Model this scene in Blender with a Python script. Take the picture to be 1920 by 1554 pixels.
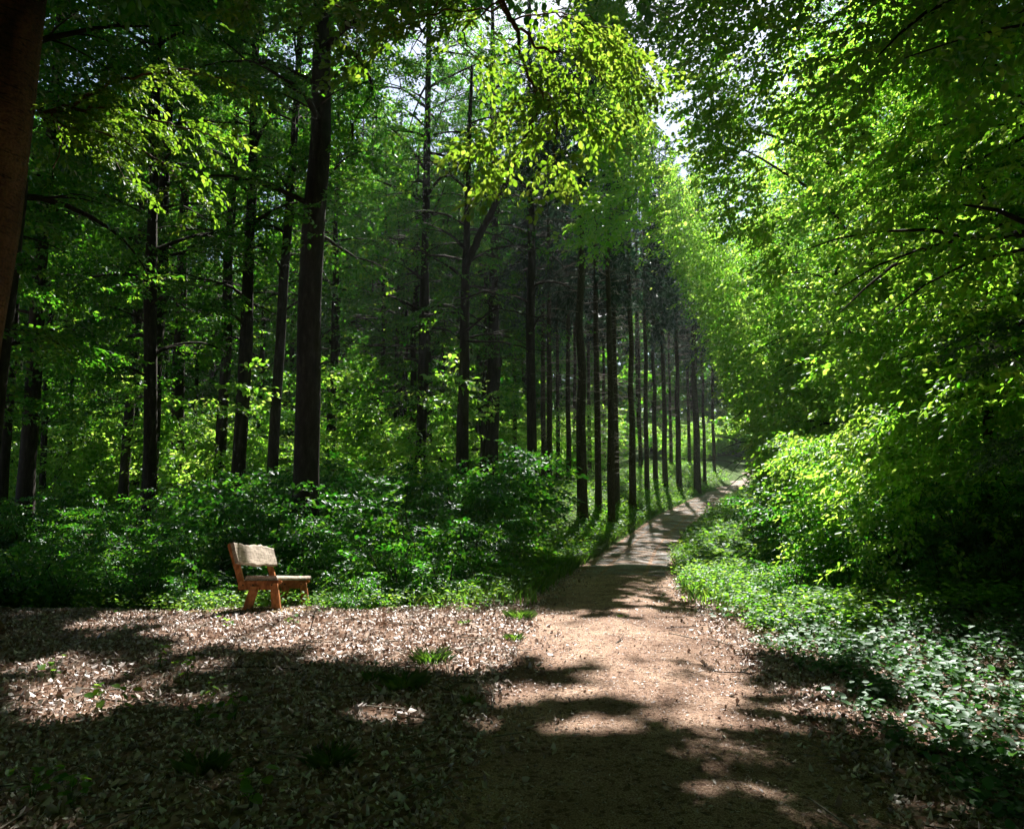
import bpy, math, random
import numpy as np
from mathutils import Vector, Matrix

for o in list(bpy.data.objects):
    bpy.data.objects.remove(o)
sc = bpy.context.scene
COL = sc.collection
R = math.radians

# ------------------------------------------------------------------ camera
F = 1350.0                     # focal length in photo pixels (photo 1920 x 1554)
CAMZ = 1.65
PITCH = math.atan((890 - 777) / F)
cam_d = bpy.data.cameras.new('camera')
cam = bpy.data.objects.new('camera', cam_d)
COL.objects.link(cam)
cam.location = (0, 0, CAMZ)
cam.rotation_euler = (math.pi / 2 + PITCH, 0, 0)
cam_d.sensor_width = 36
cam_d.lens = 36 * F / 1920
cam_d.clip_start = 0.05
cam_d.clip_end = 3000
sc.camera = cam

# ------------------------------------------------------------------ sun and sky
SUN_EL, SUN_AZ = R(50), R(10)          # azimuth from +Y (straight ahead) towards +X
SUN = Vector((math.cos(SUN_EL) * math.sin(SUN_AZ), math.cos(SUN_EL) * math.cos(SUN_AZ), math.sin(SUN_EL)))
w = bpy.data.worlds.new('World')
sc.world = w
w.use_nodes = True
nt = w.node_tree
nt.nodes.clear()
sky = nt.nodes.new('ShaderNodeTexSky')
sky.sky_type = 'NISHITA'
sky.sun_disc = False
sky.sun_elevation = SUN_EL
sky.sun_rotation = SUN_AZ
bg = nt.nodes.new('ShaderNodeBackground')
bg.inputs['Strength'].default_value = 0.05
out = nt.nodes.new('ShaderNodeOutputWorld')
nt.links.new(sky.outputs[0], bg.inputs[0])
nt.links.new(bg.outputs[0], out.inputs[0])
sun_d = bpy.data.lights.new('sun', 'SUN')
sun_d.energy = 5.0
sun_d.angle = R(0.53)
sun_d.color = (1.0, 0.95, 0.86)
sun = bpy.data.objects.new('sun', sun_d)
COL.objects.link(sun)
sun.rotation_euler = (-SUN).to_track_quat('-Z', 'Y').to_euler()
sc.view_settings.view_transform = 'Standard'
sc.view_settings.look = 'None'
sc.view_settings.gamma = 1
sc.view_settings.use_curve_mapping = False
sc.view_settings.exposure = 1.8
sc.render.engine = 'CYCLES'
sc.cycles.max_bounces = 8
sc.cycles.diffuse_bounces = 4
sc.cycles.glossy_bounces = 2
sc.cycles.transmission_bounces = 4

# ------------------------------------------------------------------ helpers
def at(px, py, Y):
    """world point on the plane y = Y seen at photo pixel (px, py)"""
    dx = (px - 960) / F
    dy = (777 - py) / F
    c, s = math.cos(PITCH), math.sin(PITCH)
    d = Vector((dx, c - dy * s, s + dy * c))
    t = Y / d.y
    return Vector((d.x * t, Y, CAMZ + d.z * t))

def sstep(a, b, x):
    t = np.clip((x - a) / (b - a), 0, 1)
    return t * t * (3 - 2 * t)

PY = [-60, 0, 3.3, 7.2, 10.5, 13.8, 20, 26.5, 32, 45, 60, 75, 95, 130]
PX = [-2.0, 0.1, .75, 1.1, 1.42, 2.08, 3.5, 5.25, 7.4, 12.6, 19.4, 25.5, 30, 33]
def path_x(y):
    return np.interp(y, PY, PX)
HY = [-600, -20, 0, 8, 10.5, 13.8, 20, 26.5, 32, 45, 60, 75, 120, 200, 600]
HZ = [0, 0, 0, 0, -.09, -.25, -.45, -.5, -.12, .35, 1.25, 2.7, 7, 12, 16]
LY = [-600, 0, 8, 9.2, 11, 14, 20, 40, 60, 100, 200, 600]
LZ = [0, 0, 0, -.06, -.35, -.35, .02, .25, 1.2, 4, 11, 16]
def height(x, y, rough=True):
    x = np.asarray(x, float); y = np.asarray(y, float)
    d = x - path_x(y)
    hp = np.interp(y, HY, HZ)
    hl = np.interp(y, LY, LZ)
    amp = np.interp(y, [15, 20, 26, 44, 60, 100], [0, .6, .95, 1.35, 1.2, .6])
    hb = hp + amp * sstep(1.2, 4.0, -d)
    k = sstep(8, 17, -d) * sstep(14, 22, y) + sstep(2.0, 3.6, -d) * (1 - sstep(14, 22, y))
    h = hb * (1 - k) + hl * k
    h = h + .35 * sstep(1.5, 6, d) * sstep(3, 9, y)
    if rough:
        r = .03 * np.sin(1.9 * x + .7 * y) * np.sin(1.3 * y - .5 * x) + .012 * np.sin(5.1 * x + 2) * np.sin(4.3 * y + x)
        h = h + r * sstep(1.0, 2.2, np.abs(d))
    return h
def hz(x, y):
    return float(height(x, y))

def link(name, data, parent=None):
    o = bpy.data.objects.new(name, data)
    COL.objects.link(o)
    if parent is not None:
        o.parent = parent
    return o
def tag(o, label=None, cat=None, group=None, kind=None):
    if label: o['label'] = label
    if cat: o['category'] = cat
    if group: o['group'] = group
    if kind: o['kind'] = kind
    return o
def empty(name, loc, rz=0):
    o = bpy.data.objects.new(name, None)
    o.empty_display_size = .3
    COL.objects.link(o)
    o.location = loc
    o.rotation_euler = (0, 0, rz)
    return o
def np_mesh(name, V, faces_n, loops, mat, var=None, smooth=False, mats=None, midx=None):
    """V (n,3); loops flat vertex indices; faces_n verts per face (int or array)"""
    me = bpy.data.meshes.new(name)
    nl = len(loops)
    if np.isscalar(faces_n):
        nf = nl // faces_n
        starts = np.arange(nf) * faces_n
    else:
        nf = len(faces_n)
        starts = np.concatenate([[0], np.cumsum(faces_n)[:-1]])
    me.vertices.add(len(V)); me.loops.add(nl); me.polygons.add(nf)
    me.vertices.foreach_set('co', np.ascontiguousarray(V, dtype=np.float32).ravel())
    me.loops.foreach_set('vertex_index', np.ascontiguousarray(loops, dtype=np.int32))
    me.polygons.foreach_set('loop_start', starts.astype(np.int32))
    if smooth:
        me.polygons.foreach_set('use_smooth', np.ones(nf, dtype=bool))
    if var is not None:
        a = me.attributes.new('var', 'FLOAT', 'FACE')
        a.data.foreach_set('value', np.ascontiguousarray(var, dtype=np.float32))
    me.update(calc_edges=True)
    me.materials.append(mat)
    if mats is not None:
        me.materials.append(mats); me.polygons.foreach_set('material_index', np.ascontiguousarray(midx, dtype=np.int32))
    return me

class Tubes:
    """collects tapered tubes into one mesh"""
    def __init__(s): s.V = []; s.L = []; s.n = 0
    def add(s, pts, radii, sides=8, seed=0, lump=0.0, flare=None):
        pts = np.array(pts, float); radii = np.array(radii, float)
        rng = np.random.default_rng(seed)
        m = len(pts)
        T = np.gradient(pts, axis=0)
        T /= np.linalg.norm(T, axis=1)[:, None] + 1e-9
        ref = np.array([1.0, .0, .0]) if abs(T[0][2]) > .7 else np.array([0, 0, 1.0])
        A = np.cross(T, ref); A /= np.linalg.norm(A, axis=1)[:, None] + 1e-9
        B = np.cross(T, A)
        th = np.arange(sides) / sides * 2 * np.pi
        rr = radii[:, None] * np.ones(sides)[None]
        if lump:
            ph = rng.uniform(0, 6.28, 4)
            zz = np.linspace(0, m, m)[:, None]
            rr = rr * (1 + lump * np.sin(2 * th + ph[0] + .25 * zz) + lump * .7 * np.sin(3 * th + ph[1] - .4 * zz) + lump * .5 * rng.standard_normal((m, sides)))
        if flare is not None:
            ph = rng.uniform(0, 6.28)
            rr = rr * (1 + np.array(flare)[:, None] * (.6 + .55 * np.sin(5 * th + ph) + .3 * np.sin(3 * th)))
        P = pts[:, None] + rr[..., None] * (np.cos(th)[None, :, None] * A[:, None] + np.sin(th)[None, :, None] * B[:, None])
        i = np.arange(m - 1)[:, None] * sides; j = np.arange(sides)[None]; j2 = (j + 1) % sides
        q = np.stack([i + j, i + j2, i + sides + j2, i + sides + j], -1).reshape(-1)
        s.V.append(P.reshape(-1, 3)); s.L.append(q + s.n); s.n += m * sides
    def pruned(s, A, full=False):
        """the same tree without the limbs that would cross the canopy openings (A: 4x4 placement)"""
        t = Tubes(); n0 = 0; changed = False
        for k, (v, l) in enumerate(zip(s.V, s.L)):
            w = v @ A[:3, :3].T + A[:3, 3]
            u_ = w[:, 0] - w[:, 2] * SXZ; v_ = w[:, 1] - w[:, 2] * SYZ
            bad = False
            if k:
                for (gx, gy, rx, ry) in CLEAR:
                    bad |= bool((((u_ - gx) / rx) ** 2 + ((v_ - gy) / ry) ** 2 + (w[:, 2] < 2.5) * 9 < 1).any())
            if bad: changed = True
            else: t.V.append(v); t.L.append(l - n0 + t.n); t.n += len(v)
            n0 += len(v)
        return t if changed else s
    def mesh(s, name, mat):
        return np_mesh(name, np.concatenate(s.V), 4, np.concatenate(s.L), mat, smooth=True)

# ------------------------------------------------------------------ materials
def new_mat(name):
    m = bpy.data.materials.new(name); m.use_nodes = True
    n = m.node_tree; n.nodes.clear()
    o = n.nodes.new('ShaderNodeOutputMaterial')
    return m, n, o
def ramp(n, stops, interp='LINEAR'):
    r = n.nodes.new('ShaderNodeValToRGB')
    e = r.color_ramp.elements
    while len(e) < len(stops): e.new(.5)
    for k, (p, c) in enumerate(stops):
        e[k].position = p; e[k].color = (*c, 1)
    r.color_ramp.interpolation = interp
    return r
def leaf_mat(name, refl, trans, gloss=.06, rough=.38, tmix=.5):
    """refl, trans: lists of colours run through by the per-leaf 'var' value"""
    m, n, o = new_mat(name)
    at_ = n.nodes.new('ShaderNodeAttribute'); at_.attribute_name = 'var'
    r1 = ramp(n, [(k / (len(refl) - 1), c) for k, c in enumerate(refl)])
    r2 = ramp(n, [(k / (len(trans) - 1), c) for k, c in enumerate(trans)])
    n.links.new(at_.outputs['Fac'], r1.inputs[0]); n.links.new(at_.outputs['Fac'], r2.inputs[0])
    d = n.nodes.new('ShaderNodeBsdfDiffuse'); t = n.nodes.new('ShaderNodeBsdfTranslucent')
    n.links.new(r1.outputs[0], d.inputs[0]); n.links.new(r2.outputs[0], t.inputs[0])
    mx = n.nodes.new('ShaderNodeMixShader'); mx.inputs[0].default_value = tmix
    n.links.new(d.outputs[0], mx.inputs[1]); n.links.new(t.outputs[0], mx.inputs[2])
    g = n.nodes.new('ShaderNodeBsdfGlossy'); g.inputs['Roughness'].default_value = rough
    g.inputs[0].default_value = (.9, .95, 1, 1)
    fr = n.nodes.new('ShaderNodeLayerWeight'); fr.inputs['Blend'].default_value = .35
    ma = n.nodes.new('ShaderNodeMath'); ma.operation = 'MULTIPLY_ADD'
    ma.inputs[1].default_value = gloss * 2.5; ma.inputs[2].default_value = gloss * .4
    n.links.new(fr.outputs['Fresnel'], ma.inputs[0])
    mx2 = n.nodes.new('ShaderNodeMixShader')
    n.links.new(ma.outputs[0], mx2.inputs[0])
    n.links.new(mx.outputs[0], mx2.inputs[1]); n.links.new(g.outputs[0], mx2.inputs[2])
    n.links.new(mx2.outputs[0], o.inputs[0])
    return m
def bump_mat(name, stops, scale=(1, 1, 1), nscale=8, bump=.4, rough=.9, detail=8, dist=.02, spec=.25, wave=None):
    m, n, o = new_mat(name)
    tc = n.nodes.new('ShaderNodeTexCoord')
    mp = n.nodes.new('ShaderNodeMapping'); mp.inputs['Scale'].default_value = scale
    n.links.new(tc.outputs['Object'], mp.inputs[0])
    nz = n.nodes.new('ShaderNodeTexNoise'); nz.inputs['Scale'].default_value = nscale; nz.inputs['Detail'].default_value = detail
    nz.inputs['Roughness'].default_value = .65
    n.links.new(mp.outputs[0], nz.inputs[0])
    r = ramp(n, stops)
    n.links.new(nz.outputs[0], r.inputs[0])
    b = n.nodes.new('ShaderNodeBsdfPrincipled')
    b.inputs['Roughness'].default_value = rough
    b.inputs['Specular IOR Level'].default_value = spec
    n.links.new(r.outputs[0], b.inputs['Base Color'])
    bp = n.nodes.new('ShaderNodeBump'); bp.inputs['Strength'].default_value = bump; bp.inputs['Distance'].default_value = dist
    n.links.new(nz.outputs[0], bp.inputs['Height'])
    n.links.new(bp.outputs[0], b.inputs['Normal'])
    n.links.new(b.outputs[0], o.inputs[0])
    return m

M = {}
M['beech_leaf'] = leaf_mat('beech_leaf', [(.010, .055, .008), (.02, .08, .010), (.045, .11, .014)],
                           [(.025, .20, .008), (.12, .42, .015), (.40, .62, .05)], gloss=.03)
M['spring_leaf'] = leaf_mat('spring_leaf', [(.025, .075, .010), (.045, .095, .014), (.07, .11, .02)],
                            [(.08, .24, .008), (.22, .42, .02), (.46, .60, .07)], gloss=.02)
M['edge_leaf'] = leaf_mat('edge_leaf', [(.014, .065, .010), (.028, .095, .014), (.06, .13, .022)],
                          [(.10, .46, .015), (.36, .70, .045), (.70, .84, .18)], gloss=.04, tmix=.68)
M['shrub_leaf'] = leaf_mat('shrub_leaf', [(.008, .052, .007), (.016, .075, .010), (.035, .10, .014)],
                           [(.02, .22, .008), (.09, .38, .015), (.28, .52, .03)], gloss=.045)
M['herb_leaf'] = leaf_mat('herb_leaf', [(.025, .09, .02), (.05, .13, .025), (.09, .16, .03)],
                          [(.08, .36, .012), (.26, .58, .03), (.52, .72, .08)], gloss=.02)
M['glossy_herb'] = leaf_mat('glossy_herb', [(.03, .085, .03), (.05, .12, .045), (.09, .16, .075)],
                            [(.04, .18, .02), (.08, .26, .03), (.14, .32, .05)], gloss=.05, rough=.5, tmix=.35)
M['spruce_needle'] = leaf_mat('spruce_needle', [(.010, .030, .018), (.018, .042, .024), (.028, .055, .03)],
                              [(.01, .05, .02), (.02, .07, .03), (.03, .08, .03)], gloss=.05, tmix=.3)
M['grass_blade'] = leaf_mat('grass_blade', [(.03, .10, .015), (.06, .15, .02), (.12, .19, .03)],
                            [(.08, .30, .02), (.20, .46, .03), (.38, .55, .05)], gloss=.06)
M['litter'] = leaf_mat('litter', [(.06, .027, .015), (.22, .10, .055), (.44, .32, .26), (.62, .53, .50), (.72, .65, .64)],
                       [(.03, .012, .006), (.10, .045, .02), (.16, .09, .06), (.2, .14, .11), (.24, .18, .15)], gloss=.10, rough=.5, tmix=.2)
M['herb_stem'] = bump_mat('herb_stem', [(.3, (.04, .08, .02)), (.7, (.09, .14, .04))], (1, 1, 1), 20, .1, .8)
M['bark'] = bump_mat('bark', [(.3, (.014, .011, .008)), (.55, (.035, .028, .021)), (.75, (.075, .066, .052))], (1, 1, .25), 14, .9, .95)
M['warm_bark'] = bump_mat('warm_bark', [(.28, (.035, .013, .005)), (.5, (.10, .042, .016)), (.72, (.17, .08, .035))], (1, 1, .55), 16, 1.0, .85, detail=12, dist=.03)
M['spruce_bark'] = bump_mat('spruce_bark', [(.3, (.025, .020, .014)), (.55, (.065, .053, .038)), (.75, (.13, .115, .085))], (1, 1, .3), 26, .8, .95)
M['dead_wood'] = bump_mat('dead_wood', [(.3, (.10, .085, .065)), (.7, (.24, .215, .18))], (1, 1, 1), 20, .3, .95)
M['moss'] = bump_mat('moss', [(.3, (.05, .035, .014)), (.6, (.20, .14, .06)), (.8, (.34, .26, .14))], (1, 1, 1), 60, .8, .95, dist=.01)

def beech_bark():
    m, n, o = new_mat('smooth_bark')
    tc = n.nodes.new('ShaderNodeTexCoord')
    def nz_(scale, vec, det=8, dis=0):
        mp = n.nodes.new('ShaderNodeMapping'); mp.inputs['Scale'].default_value = vec; n.links.new(tc.outputs['Object'], mp.inputs[0])
        t = n.nodes.new('ShaderNodeTexNoise'); t.inputs['Scale'].default_value = scale; t.inputs['Detail'].default_value = det; t.inputs['Distortion'].default_value = dis
        n.links.new(mp.outputs[0], t.inputs[0]); return t
    a, b_, c = nz_(2.2, (1, 1, .5), 6, .5), nz_(7, (1, 1, 5), 9, 1.2), nz_(38, (1, 1, .8), 6)
    r1 = ramp(n, [(.32, (.045, .016, .006)), (.5, (.13, .052, .02)), (.68, (.22, .10, .045))]); n.links.new(a.outputs[0], r1.inputs[0])
    r2 = ramp(n, [(.34, (.25, .22, .2)), (.46, (1, 1, 1)), (.66, (1.0, 1.0, 1.0)), (.78, (.6, .66, .6))]); n.links.new(b_.outputs[0], r2.inputs[0])
    r3 = ramp(n, [(.35, (.55, .52, .5)), (.6, (1, 1, 1))]); n.links.new(c.outputs[0], r3.inputs[0])
    x1 = n.nodes.new('ShaderNodeMixRGB'); x1.blend_type = 'MULTIPLY'; x1.inputs[0].default_value = 1
    x2 = n.nodes.new('ShaderNodeMixRGB'); x2.blend_type = 'MULTIPLY'; x2.inputs[0].default_value = .9
    n.links.new(r1.outputs[0], x1.inputs[1]); n.links.new(r2.outputs[0], x1.inputs[2]); n.links.new(x1.outputs[0], x2.inputs[1]); n.links.new(r3.outputs[0], x2.inputs[2])
    ad = n.nodes.new('ShaderNodeMath'); ad.operation = 'MULTIPLY_ADD'; ad.inputs[1].default_value = 1.6
    n.links.new(b_.outputs[0], ad.inputs[0]); n.links.new(c.outputs[0], ad.inputs[2])
    b = n.nodes.new('ShaderNodeBsdfPrincipled'); b.inputs['Roughness'].default_value = .8; b.inputs['Specular IOR Level'].default_value = .3
    bp = n.nodes.new('ShaderNodeBump'); bp.inputs['Strength'].default_value = 1; bp.inputs['Distance'].default_value = .03
    n.links.new(ad.outputs[0], bp.inputs['Height']); n.links.new(bp.outputs[0], b.inputs['Normal'])
    n.links.new(x2.outputs[0], b.inputs['Base Color']); n.links.new(b.outputs[0], o.inputs[0])
    return m
M['smooth_bark'] = beech_bark()
def ground_mat():
    m, n, o = new_mat('forest_floor')
    tc = n.nodes.new('ShaderNodeTexCoord')
    v = n.nodes.new('ShaderNodeTexVoronoi'); v.inputs['Scale'].default_value = 18
    nz = n.nodes.new('ShaderNodeTexNoise'); nz.inputs['Scale'].default_value = 40; nz.inputs['Detail'].default_value = 6
    big = n.nodes.new('ShaderNodeTexNoise'); big.inputs['Scale'].default_value = .8; big.inputs['Detail'].default_value = 5
    for q in (v, nz, big): n.links.new(tc.outputs['Object'], q.inputs['Vector'])
    sep = n.nodes.new('ShaderNodeSeparateColor'); n.links.new(v.outputs['Color'], sep.inputs[0])
    r = ramp(n, [(0, (.05, .025, .016)), (.45, (.16, .09, .06)), (.8, (.36, .26, .21)), (1, (.52, .43, .38))])
    n.links.new(sep.outputs[0], r.inputs[0])
    r2 = ramp(n, [(.35, (.045, .03, .02)), (.65, (.16, .10, .07))])
    n.links.new(nz.outputs[0], r2.inputs[0])
    mx = n.nodes.new('ShaderNodeMixRGB'); mx.inputs[0].default_value = .5
    n.links.new(r.outputs[0], mx.inputs[1]); n.links.new(r2.outputs[0], mx.inputs[2])
    b = n.nodes.new('ShaderNodeBsdfPrincipled'); b.inputs['Roughness'].default_value = .95
    b.inputs['Specular IOR Level'].default_value = .1
    ga = n.nodes.new('ShaderNodeAttribute'); ga.attribute_name = 'moss'
    gr = ramp(n, [(.3, (.015, .04, .008)), (.5, (.04, .10, .015)), (.7, (.08, .15, .03))]); n.links.new(nz.outputs[0], gr.inputs[0])
    gm = n.nodes.new('ShaderNodeMixRGB'); n.links.new(ga.outputs['Fac'], gm.inputs[0])
    n.links.new(mx.outputs[0], gm.inputs[1]); n.links.new(gr.outputs[0], gm.inputs[2])
    n.links.new(gm.outputs[0], b.inputs['Base Color'])
    bp = n.nodes.new('ShaderNodeBump'); bp.inputs['Strength'].default_value = .7; bp.inputs['Distance'].default_value = .03
    n.links.new(sep.outputs[1], bp.inputs['Height']); n.links.new(bp.outputs[0], b.inputs['Normal'])
    n.links.new(b.outputs[0], o.inputs[0])
    return m
def path_mat(name, base, asphalt=False):
    m, n, o = new_mat(name)
    tc = n.nodes.new('ShaderNodeTexCoord')
    fine = n.nodes.new('ShaderNodeTexNoise'); fine.inputs['Scale'].default_value = 120; fine.inputs['Detail'].default_value = 4
    fine.inputs['Roughness'].default_value = .8
    mid = n.nodes.new('ShaderNodeTexNoise'); mid.inputs['Scale'].default_value = 2.2; mid.inputs['Detail'].default_value = 9
    vo = n.nodes.new('ShaderNodeTexVoronoi'); vo.inputs['Scale'].default_value = 55
    for q in (fine, mid, vo): n.links.new(tc.outputs['Object'], q.inputs['Vector'])
    r = ramp(n, [(.38, base[0]), (.49, base[1]), (.62, base[2])])
    n.links.new(fine.outputs[0], r.inputs[0])
    r2 = ramp(n, [(.40, (0, 0, 0)), (.60, (1, 1, 1))])
    n.links.new(mid.outputs[0], r2.inputs[0])
    mx = n.nodes.new('ShaderNodeMixRGB'); n.links.new(r2.outputs[0], mx.inputs[0])
    n.links.new(r.outputs[0], mx.inputs[1])
    alt = ramp(n, [(.35, base[3]), (.65, base[4])]); n.links.new(fine.outputs[0], alt.inputs[0])
    n.links.new(alt.outputs[0], mx.inputs[2])
    wr = n.nodes.new('ShaderNodeTexNoise'); wr.inputs['Scale'].default_value = .9; wr.inputs['Detail'].default_value = 7; wr.inputs['Distortion'].default_value = .8
    n.links.new(tc.outputs['Object'], wr.inputs['Vector'])
    wrr = ramp(n, [(.36, (.58, .54, .52)), (.52, (1, 1, 1))]); n.links.new(wr.outputs[0], wrr.inputs[0])
    st = n.nodes.new('ShaderNodeTexVoronoi'); st.inputs['Scale'].default_value = 34; n.links.new(tc.outputs['Object'], st.inputs['Vector'])
    ss = n.nodes.new('ShaderNodeSeparateColor'); n.links.new(st.outputs['Color'], ss.inputs[0])
    sr = ramp(n, [(.0, (.28, .24, .22)), (.16, (.42, .38, .36)), (.22, (1, 1, 1)), (.80, (1, 1, 1)), (.9, (1.0, .98, .96))]); n.links.new(ss.outputs[0], sr.inputs[0])
    ms = n.nodes.new('ShaderNodeMixRGB'); ms.blend_type = 'MULTIPLY'; ms.inputs[0].default_value = .8
    n.links.new(mx.outputs[0], ms.inputs[1]); n.links.new(sr.outputs[0], ms.inputs[2]); mx = ms
    mw = n.nodes.new('ShaderNodeMixRGB'); mw.blend_type = 'MULTIPLY'; mw.inputs[0].default_value = 1
    n.links.new(mx.outputs[0], mw.inputs[1]); n.links.new(wrr.outputs[0], mw.inputs[2]); mx = mw
    b = n.nodes.new('ShaderNodeBsdfPrincipled'); b.inputs['Roughness'].default_value = .92 if not asphalt else .8
    b.inputs['Specular IOR Level'].default_value = .15
    n.links.new(mx.outputs[0], b.inputs['Base Color'])
    bp = n.nodes.new('ShaderNodeBump'); bp.inputs['Strength'].default_value = .9; bp.inputs['Distance'].default_value = .012
    ad = n.nodes.new('ShaderNodeMath'); ad.operation = 'ADD'
    n.links.new(fine.outputs[0], ad.inputs[0]); n.links.new(vo.outputs['Distance'], ad.inputs[1])
    n.links.new(ad.outputs[0], bp.inputs['Height']); n.links.new(bp.outputs[0], b.inputs['Normal'])
    n.links.new(b.outputs[0], o.inputs[0])
    return m
M['ground'] = ground_mat()
M['path'] = path_mat('dirt_path', [(.10, .05, .03), (.36, .225, .155), (.60, .48, .40), (.08, .042, .028), (.48, .32, .24)])
M['asphalt'] = path_mat('asphalt', [(.16, .155, .16), (.25, .245, .25), (.36, .35, .345), (.18, .10, .06), (.36, .25, .18)], True)

# ------------------------------------------------------------------ leaf sprays
def leaf6(w=.62, fold=.10, cup=.05):
    """beech leaf, unit length along +x, normal +z; 6 verts, 2 quads along the midrib"""
    return np.array([[0, 0, 0], [.30, w * .46, fold], [.72, w * .42, fold * .8 - cup], [1, 0, -cup * 2], [.72, -w * .42, fold * .8 - cup], [.30, -w * .46, fold]])
LOOP6 = np.array([0, 3, 2, 1, 0, 5, 4, 3])
def leaf4(w=.66, fold=.08):
    return np.array([[0, 0, 0], [.48, w * .5, fold], [1, 0, -.06], [.48, -w * .5, fold]])
LOOP4 = np.array([0, 3, 2, 1])

def rots(rng, n, yaw, pitch, roll):
    """rotation matrices Rz(yaw) Ry(pitch) Rx(roll)"""
    cy, sy = np.cos(yaw), np.sin(yaw); cp, sp = np.cos(pitch), np.sin(pitch); cr, sr = np.cos(roll), np.sin(roll)
    m = np.empty((n, 3, 3))
    m[:, 0, 0] = cy * cp; m[:, 0, 1] = cy * sp * sr - sy * cr; m[:, 0, 2] = cy * sp * cr + sy * sr
    m[:, 1, 0] = sy * cp; m[:, 1, 1] = sy * sp * sr + cy * cr; m[:, 1, 2] = sy * sp * cr - cy * sr
    m[:, 2, 0] = -sp; m[:, 2, 1] = cp * sr; m[:, 2, 2] = cp * cr
    return m

def spray_template(seed, leaf=.075, gap=.06, side=7, droop=.18, six=True, jit=.35, length=1.0):
    """flat beech spray of the given length (m) along +x; returns leaves (n, k, 3)"""
    rng = np.random.default_rng(seed)
    base = leaf6() if six else leaf4()
    P, yaw = [], []
    def twig(p0, ang, L, bend):
        s = gap * .5; k = 0
        while s < L:
            a = ang + bend * s / L
            p = p0 + np.array([math.cos(a), math.sin(a)]) * s
            P.append(p); yaw.append(a + (1 if k % 2 else -1) * rng.uniform(.5, 1.0))
            s += gap * rng.uniform(.8, 1.3); k += 1
        P.append(p0 + np.array([math.cos(ang + bend), math.sin(ang + bend)]) * L); yaw.append(ang + bend)
    twig(np.zeros(2), 0, length, rng.uniform(-.2, .2))
    for k in range(side):
        s = (.08 + .80 * (k + rng.uniform(0, .5)) / side) * length
        sg = 1 if k % 2 else -1
        twig(np.array([s, 0]), sg * rng.uniform(.6, .95), length * rng.uniform(.35, .55) * (1 - .6 * s / length), -sg * .3)
    P = np.array(P); yaw = np.array(yaw); n = len(P)
    z = -droop * (P[:, 0] ** 2 + .6 * P[:, 1] ** 2) / length + rng.normal(0, .012, n)
    m = rots(rng, n, yaw, rng.normal(.25, jit, n), rng.normal(0, jit, n))
    sz = leaf * rng.uniform(.7, 1.15, n)
    V = np.einsum('nij,kj->nki', m, base) * sz[:, None, None]
    V += np.stack([P[:, 0], P[:, 1], z], -1)[:, None]
    return V

TWIG = [spray_template(60 + k, .070, .058, 5, droop=.3, length=.48) for k in range(5)]
BUSH = [spray_template(70 + k, .098, .082, 6, droop=.2, jit=.4, length=.75) for k in range(4)]
NEAR = [spray_template(10 + k, .078, .062, 7) for k in range(4)]
MID = [spray_template(20 + k, .115, .10, 6, jit=.4) for k in range(4)]
FAR = [spray_template(30 + k, .17, .17, 5, six=False, jit=.45) for k in range(4)]
VFAR = [spray_template(40 + k, .30, .34, 4, six=False, jit=.5) for k in range(3)]

def noise2(u, v, s=0.0):
    return (np.sin(2.3 * u + 1.1 * v + s) * np.sin(1.7 * v - .9 * u + 2.1 * s) + .7 * np.sin(4.7 * u - 2.2 * v + 3 * s) * np.sin(5.3 * v + 1.4 * u + s)
            + .45 * np.sin(9.7 * u + 3.2 * v) * np.sin(8.3 * v - 4.1 * u + s))

# openings in the canopy: where the sun gets down (centre and radii on the ground, strength, lowest height emptied)
GAPS = [(-1.9, 8.25, 2.55, 1.15, .6, 2.2), (-.2, 7.4, 1.9, 1.0, .7, 2.2), (1.2, 7.4, 2.1, 1.0, .9, 2.2), (-1.2, 9.9, 2.4, .8, .15, 3.2), (2.6, 8.0, .9, 1.3, .3, 2.2),
        (1.4, 5.85, 1.9, .75, -.3, 2.5), (.6, 4.9, 1.4, .3, -.3, 2.5), (-3.9, 6.4, 1.9, .65, -.30, 2.5), (-2.9, 5.6, 1.2, .5, -.25, 2.5), (1.2, 4.9, 1.7, .35, -.3, 2.5), (.2, 5.6, 1.3, .4, -.1, 2.5), (2.3, 5.2, .8, .3, -.1, 2.5), (-.3, 5.0, .8, .3, -.1, 2.5),
        (3.6, 10.8, 1.5, 2.6, .3, 3.0), (3.5, 5.9, 1.1, 1.7, -.12, 2.5), (-3.4, 9.75, 1.7, 1.25, .5, 2.2), (1.4, 3.9, .45, .07, .1, 3.5), (2.1, 3.75, .3, .06, .1, 3.5),
        (3.5, 19.5, 1.8, 5.5, -.1, 4.0), (3.0, 27, 3.2, 7, .2, 6.0), (8.5, 40, 4.0, 10, .3, 7.0),
        (-3.9, 2.7, 1.9, 1.2, .2, 6.2), (-.3, 1.2, 1.7, 1.2, .2, 5.7), (.6, 14.2, 2.2, 2.0, .4, 6.8), (-7.5, 25.5, 4, 4, .3, 6.5), (-23, 34, 6, 6, .3, 7), (-5, 28, 6, 5, 0, 4.0), (-13, 25, 5, 5, -.15, 4.0), (-9, 36, 7, 6, -.1, 5.0), (-19, 33, 7, 6, -.1, 5.0),
        (-2.5, 13.0, 4.5, 3.0, -.1, 3.6), (-1, 19, 4, 4, -.05, 4.0), (-8, 17, 4, 4, -.2, 4.0), (3.0, 14.5, 2.2, 2.5, .3, 8.0), (1.2, 17.5, 2.6, 6.0, .5, 3.2), (-.4, 12.6, 1.3, 1.8, .3, 3.0)]
SXZ, SYZ = SUN.x / SUN.z, SUN.y / SUN.z
CLEAR = [(-2.2, 8.2, 2.3, 1.2), (1.0, 7.4, 1.9, .9), (-3.4, 9.8, 1.3, 1.2), (3.6, 10.8, 1.3, 2.4)]
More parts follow.
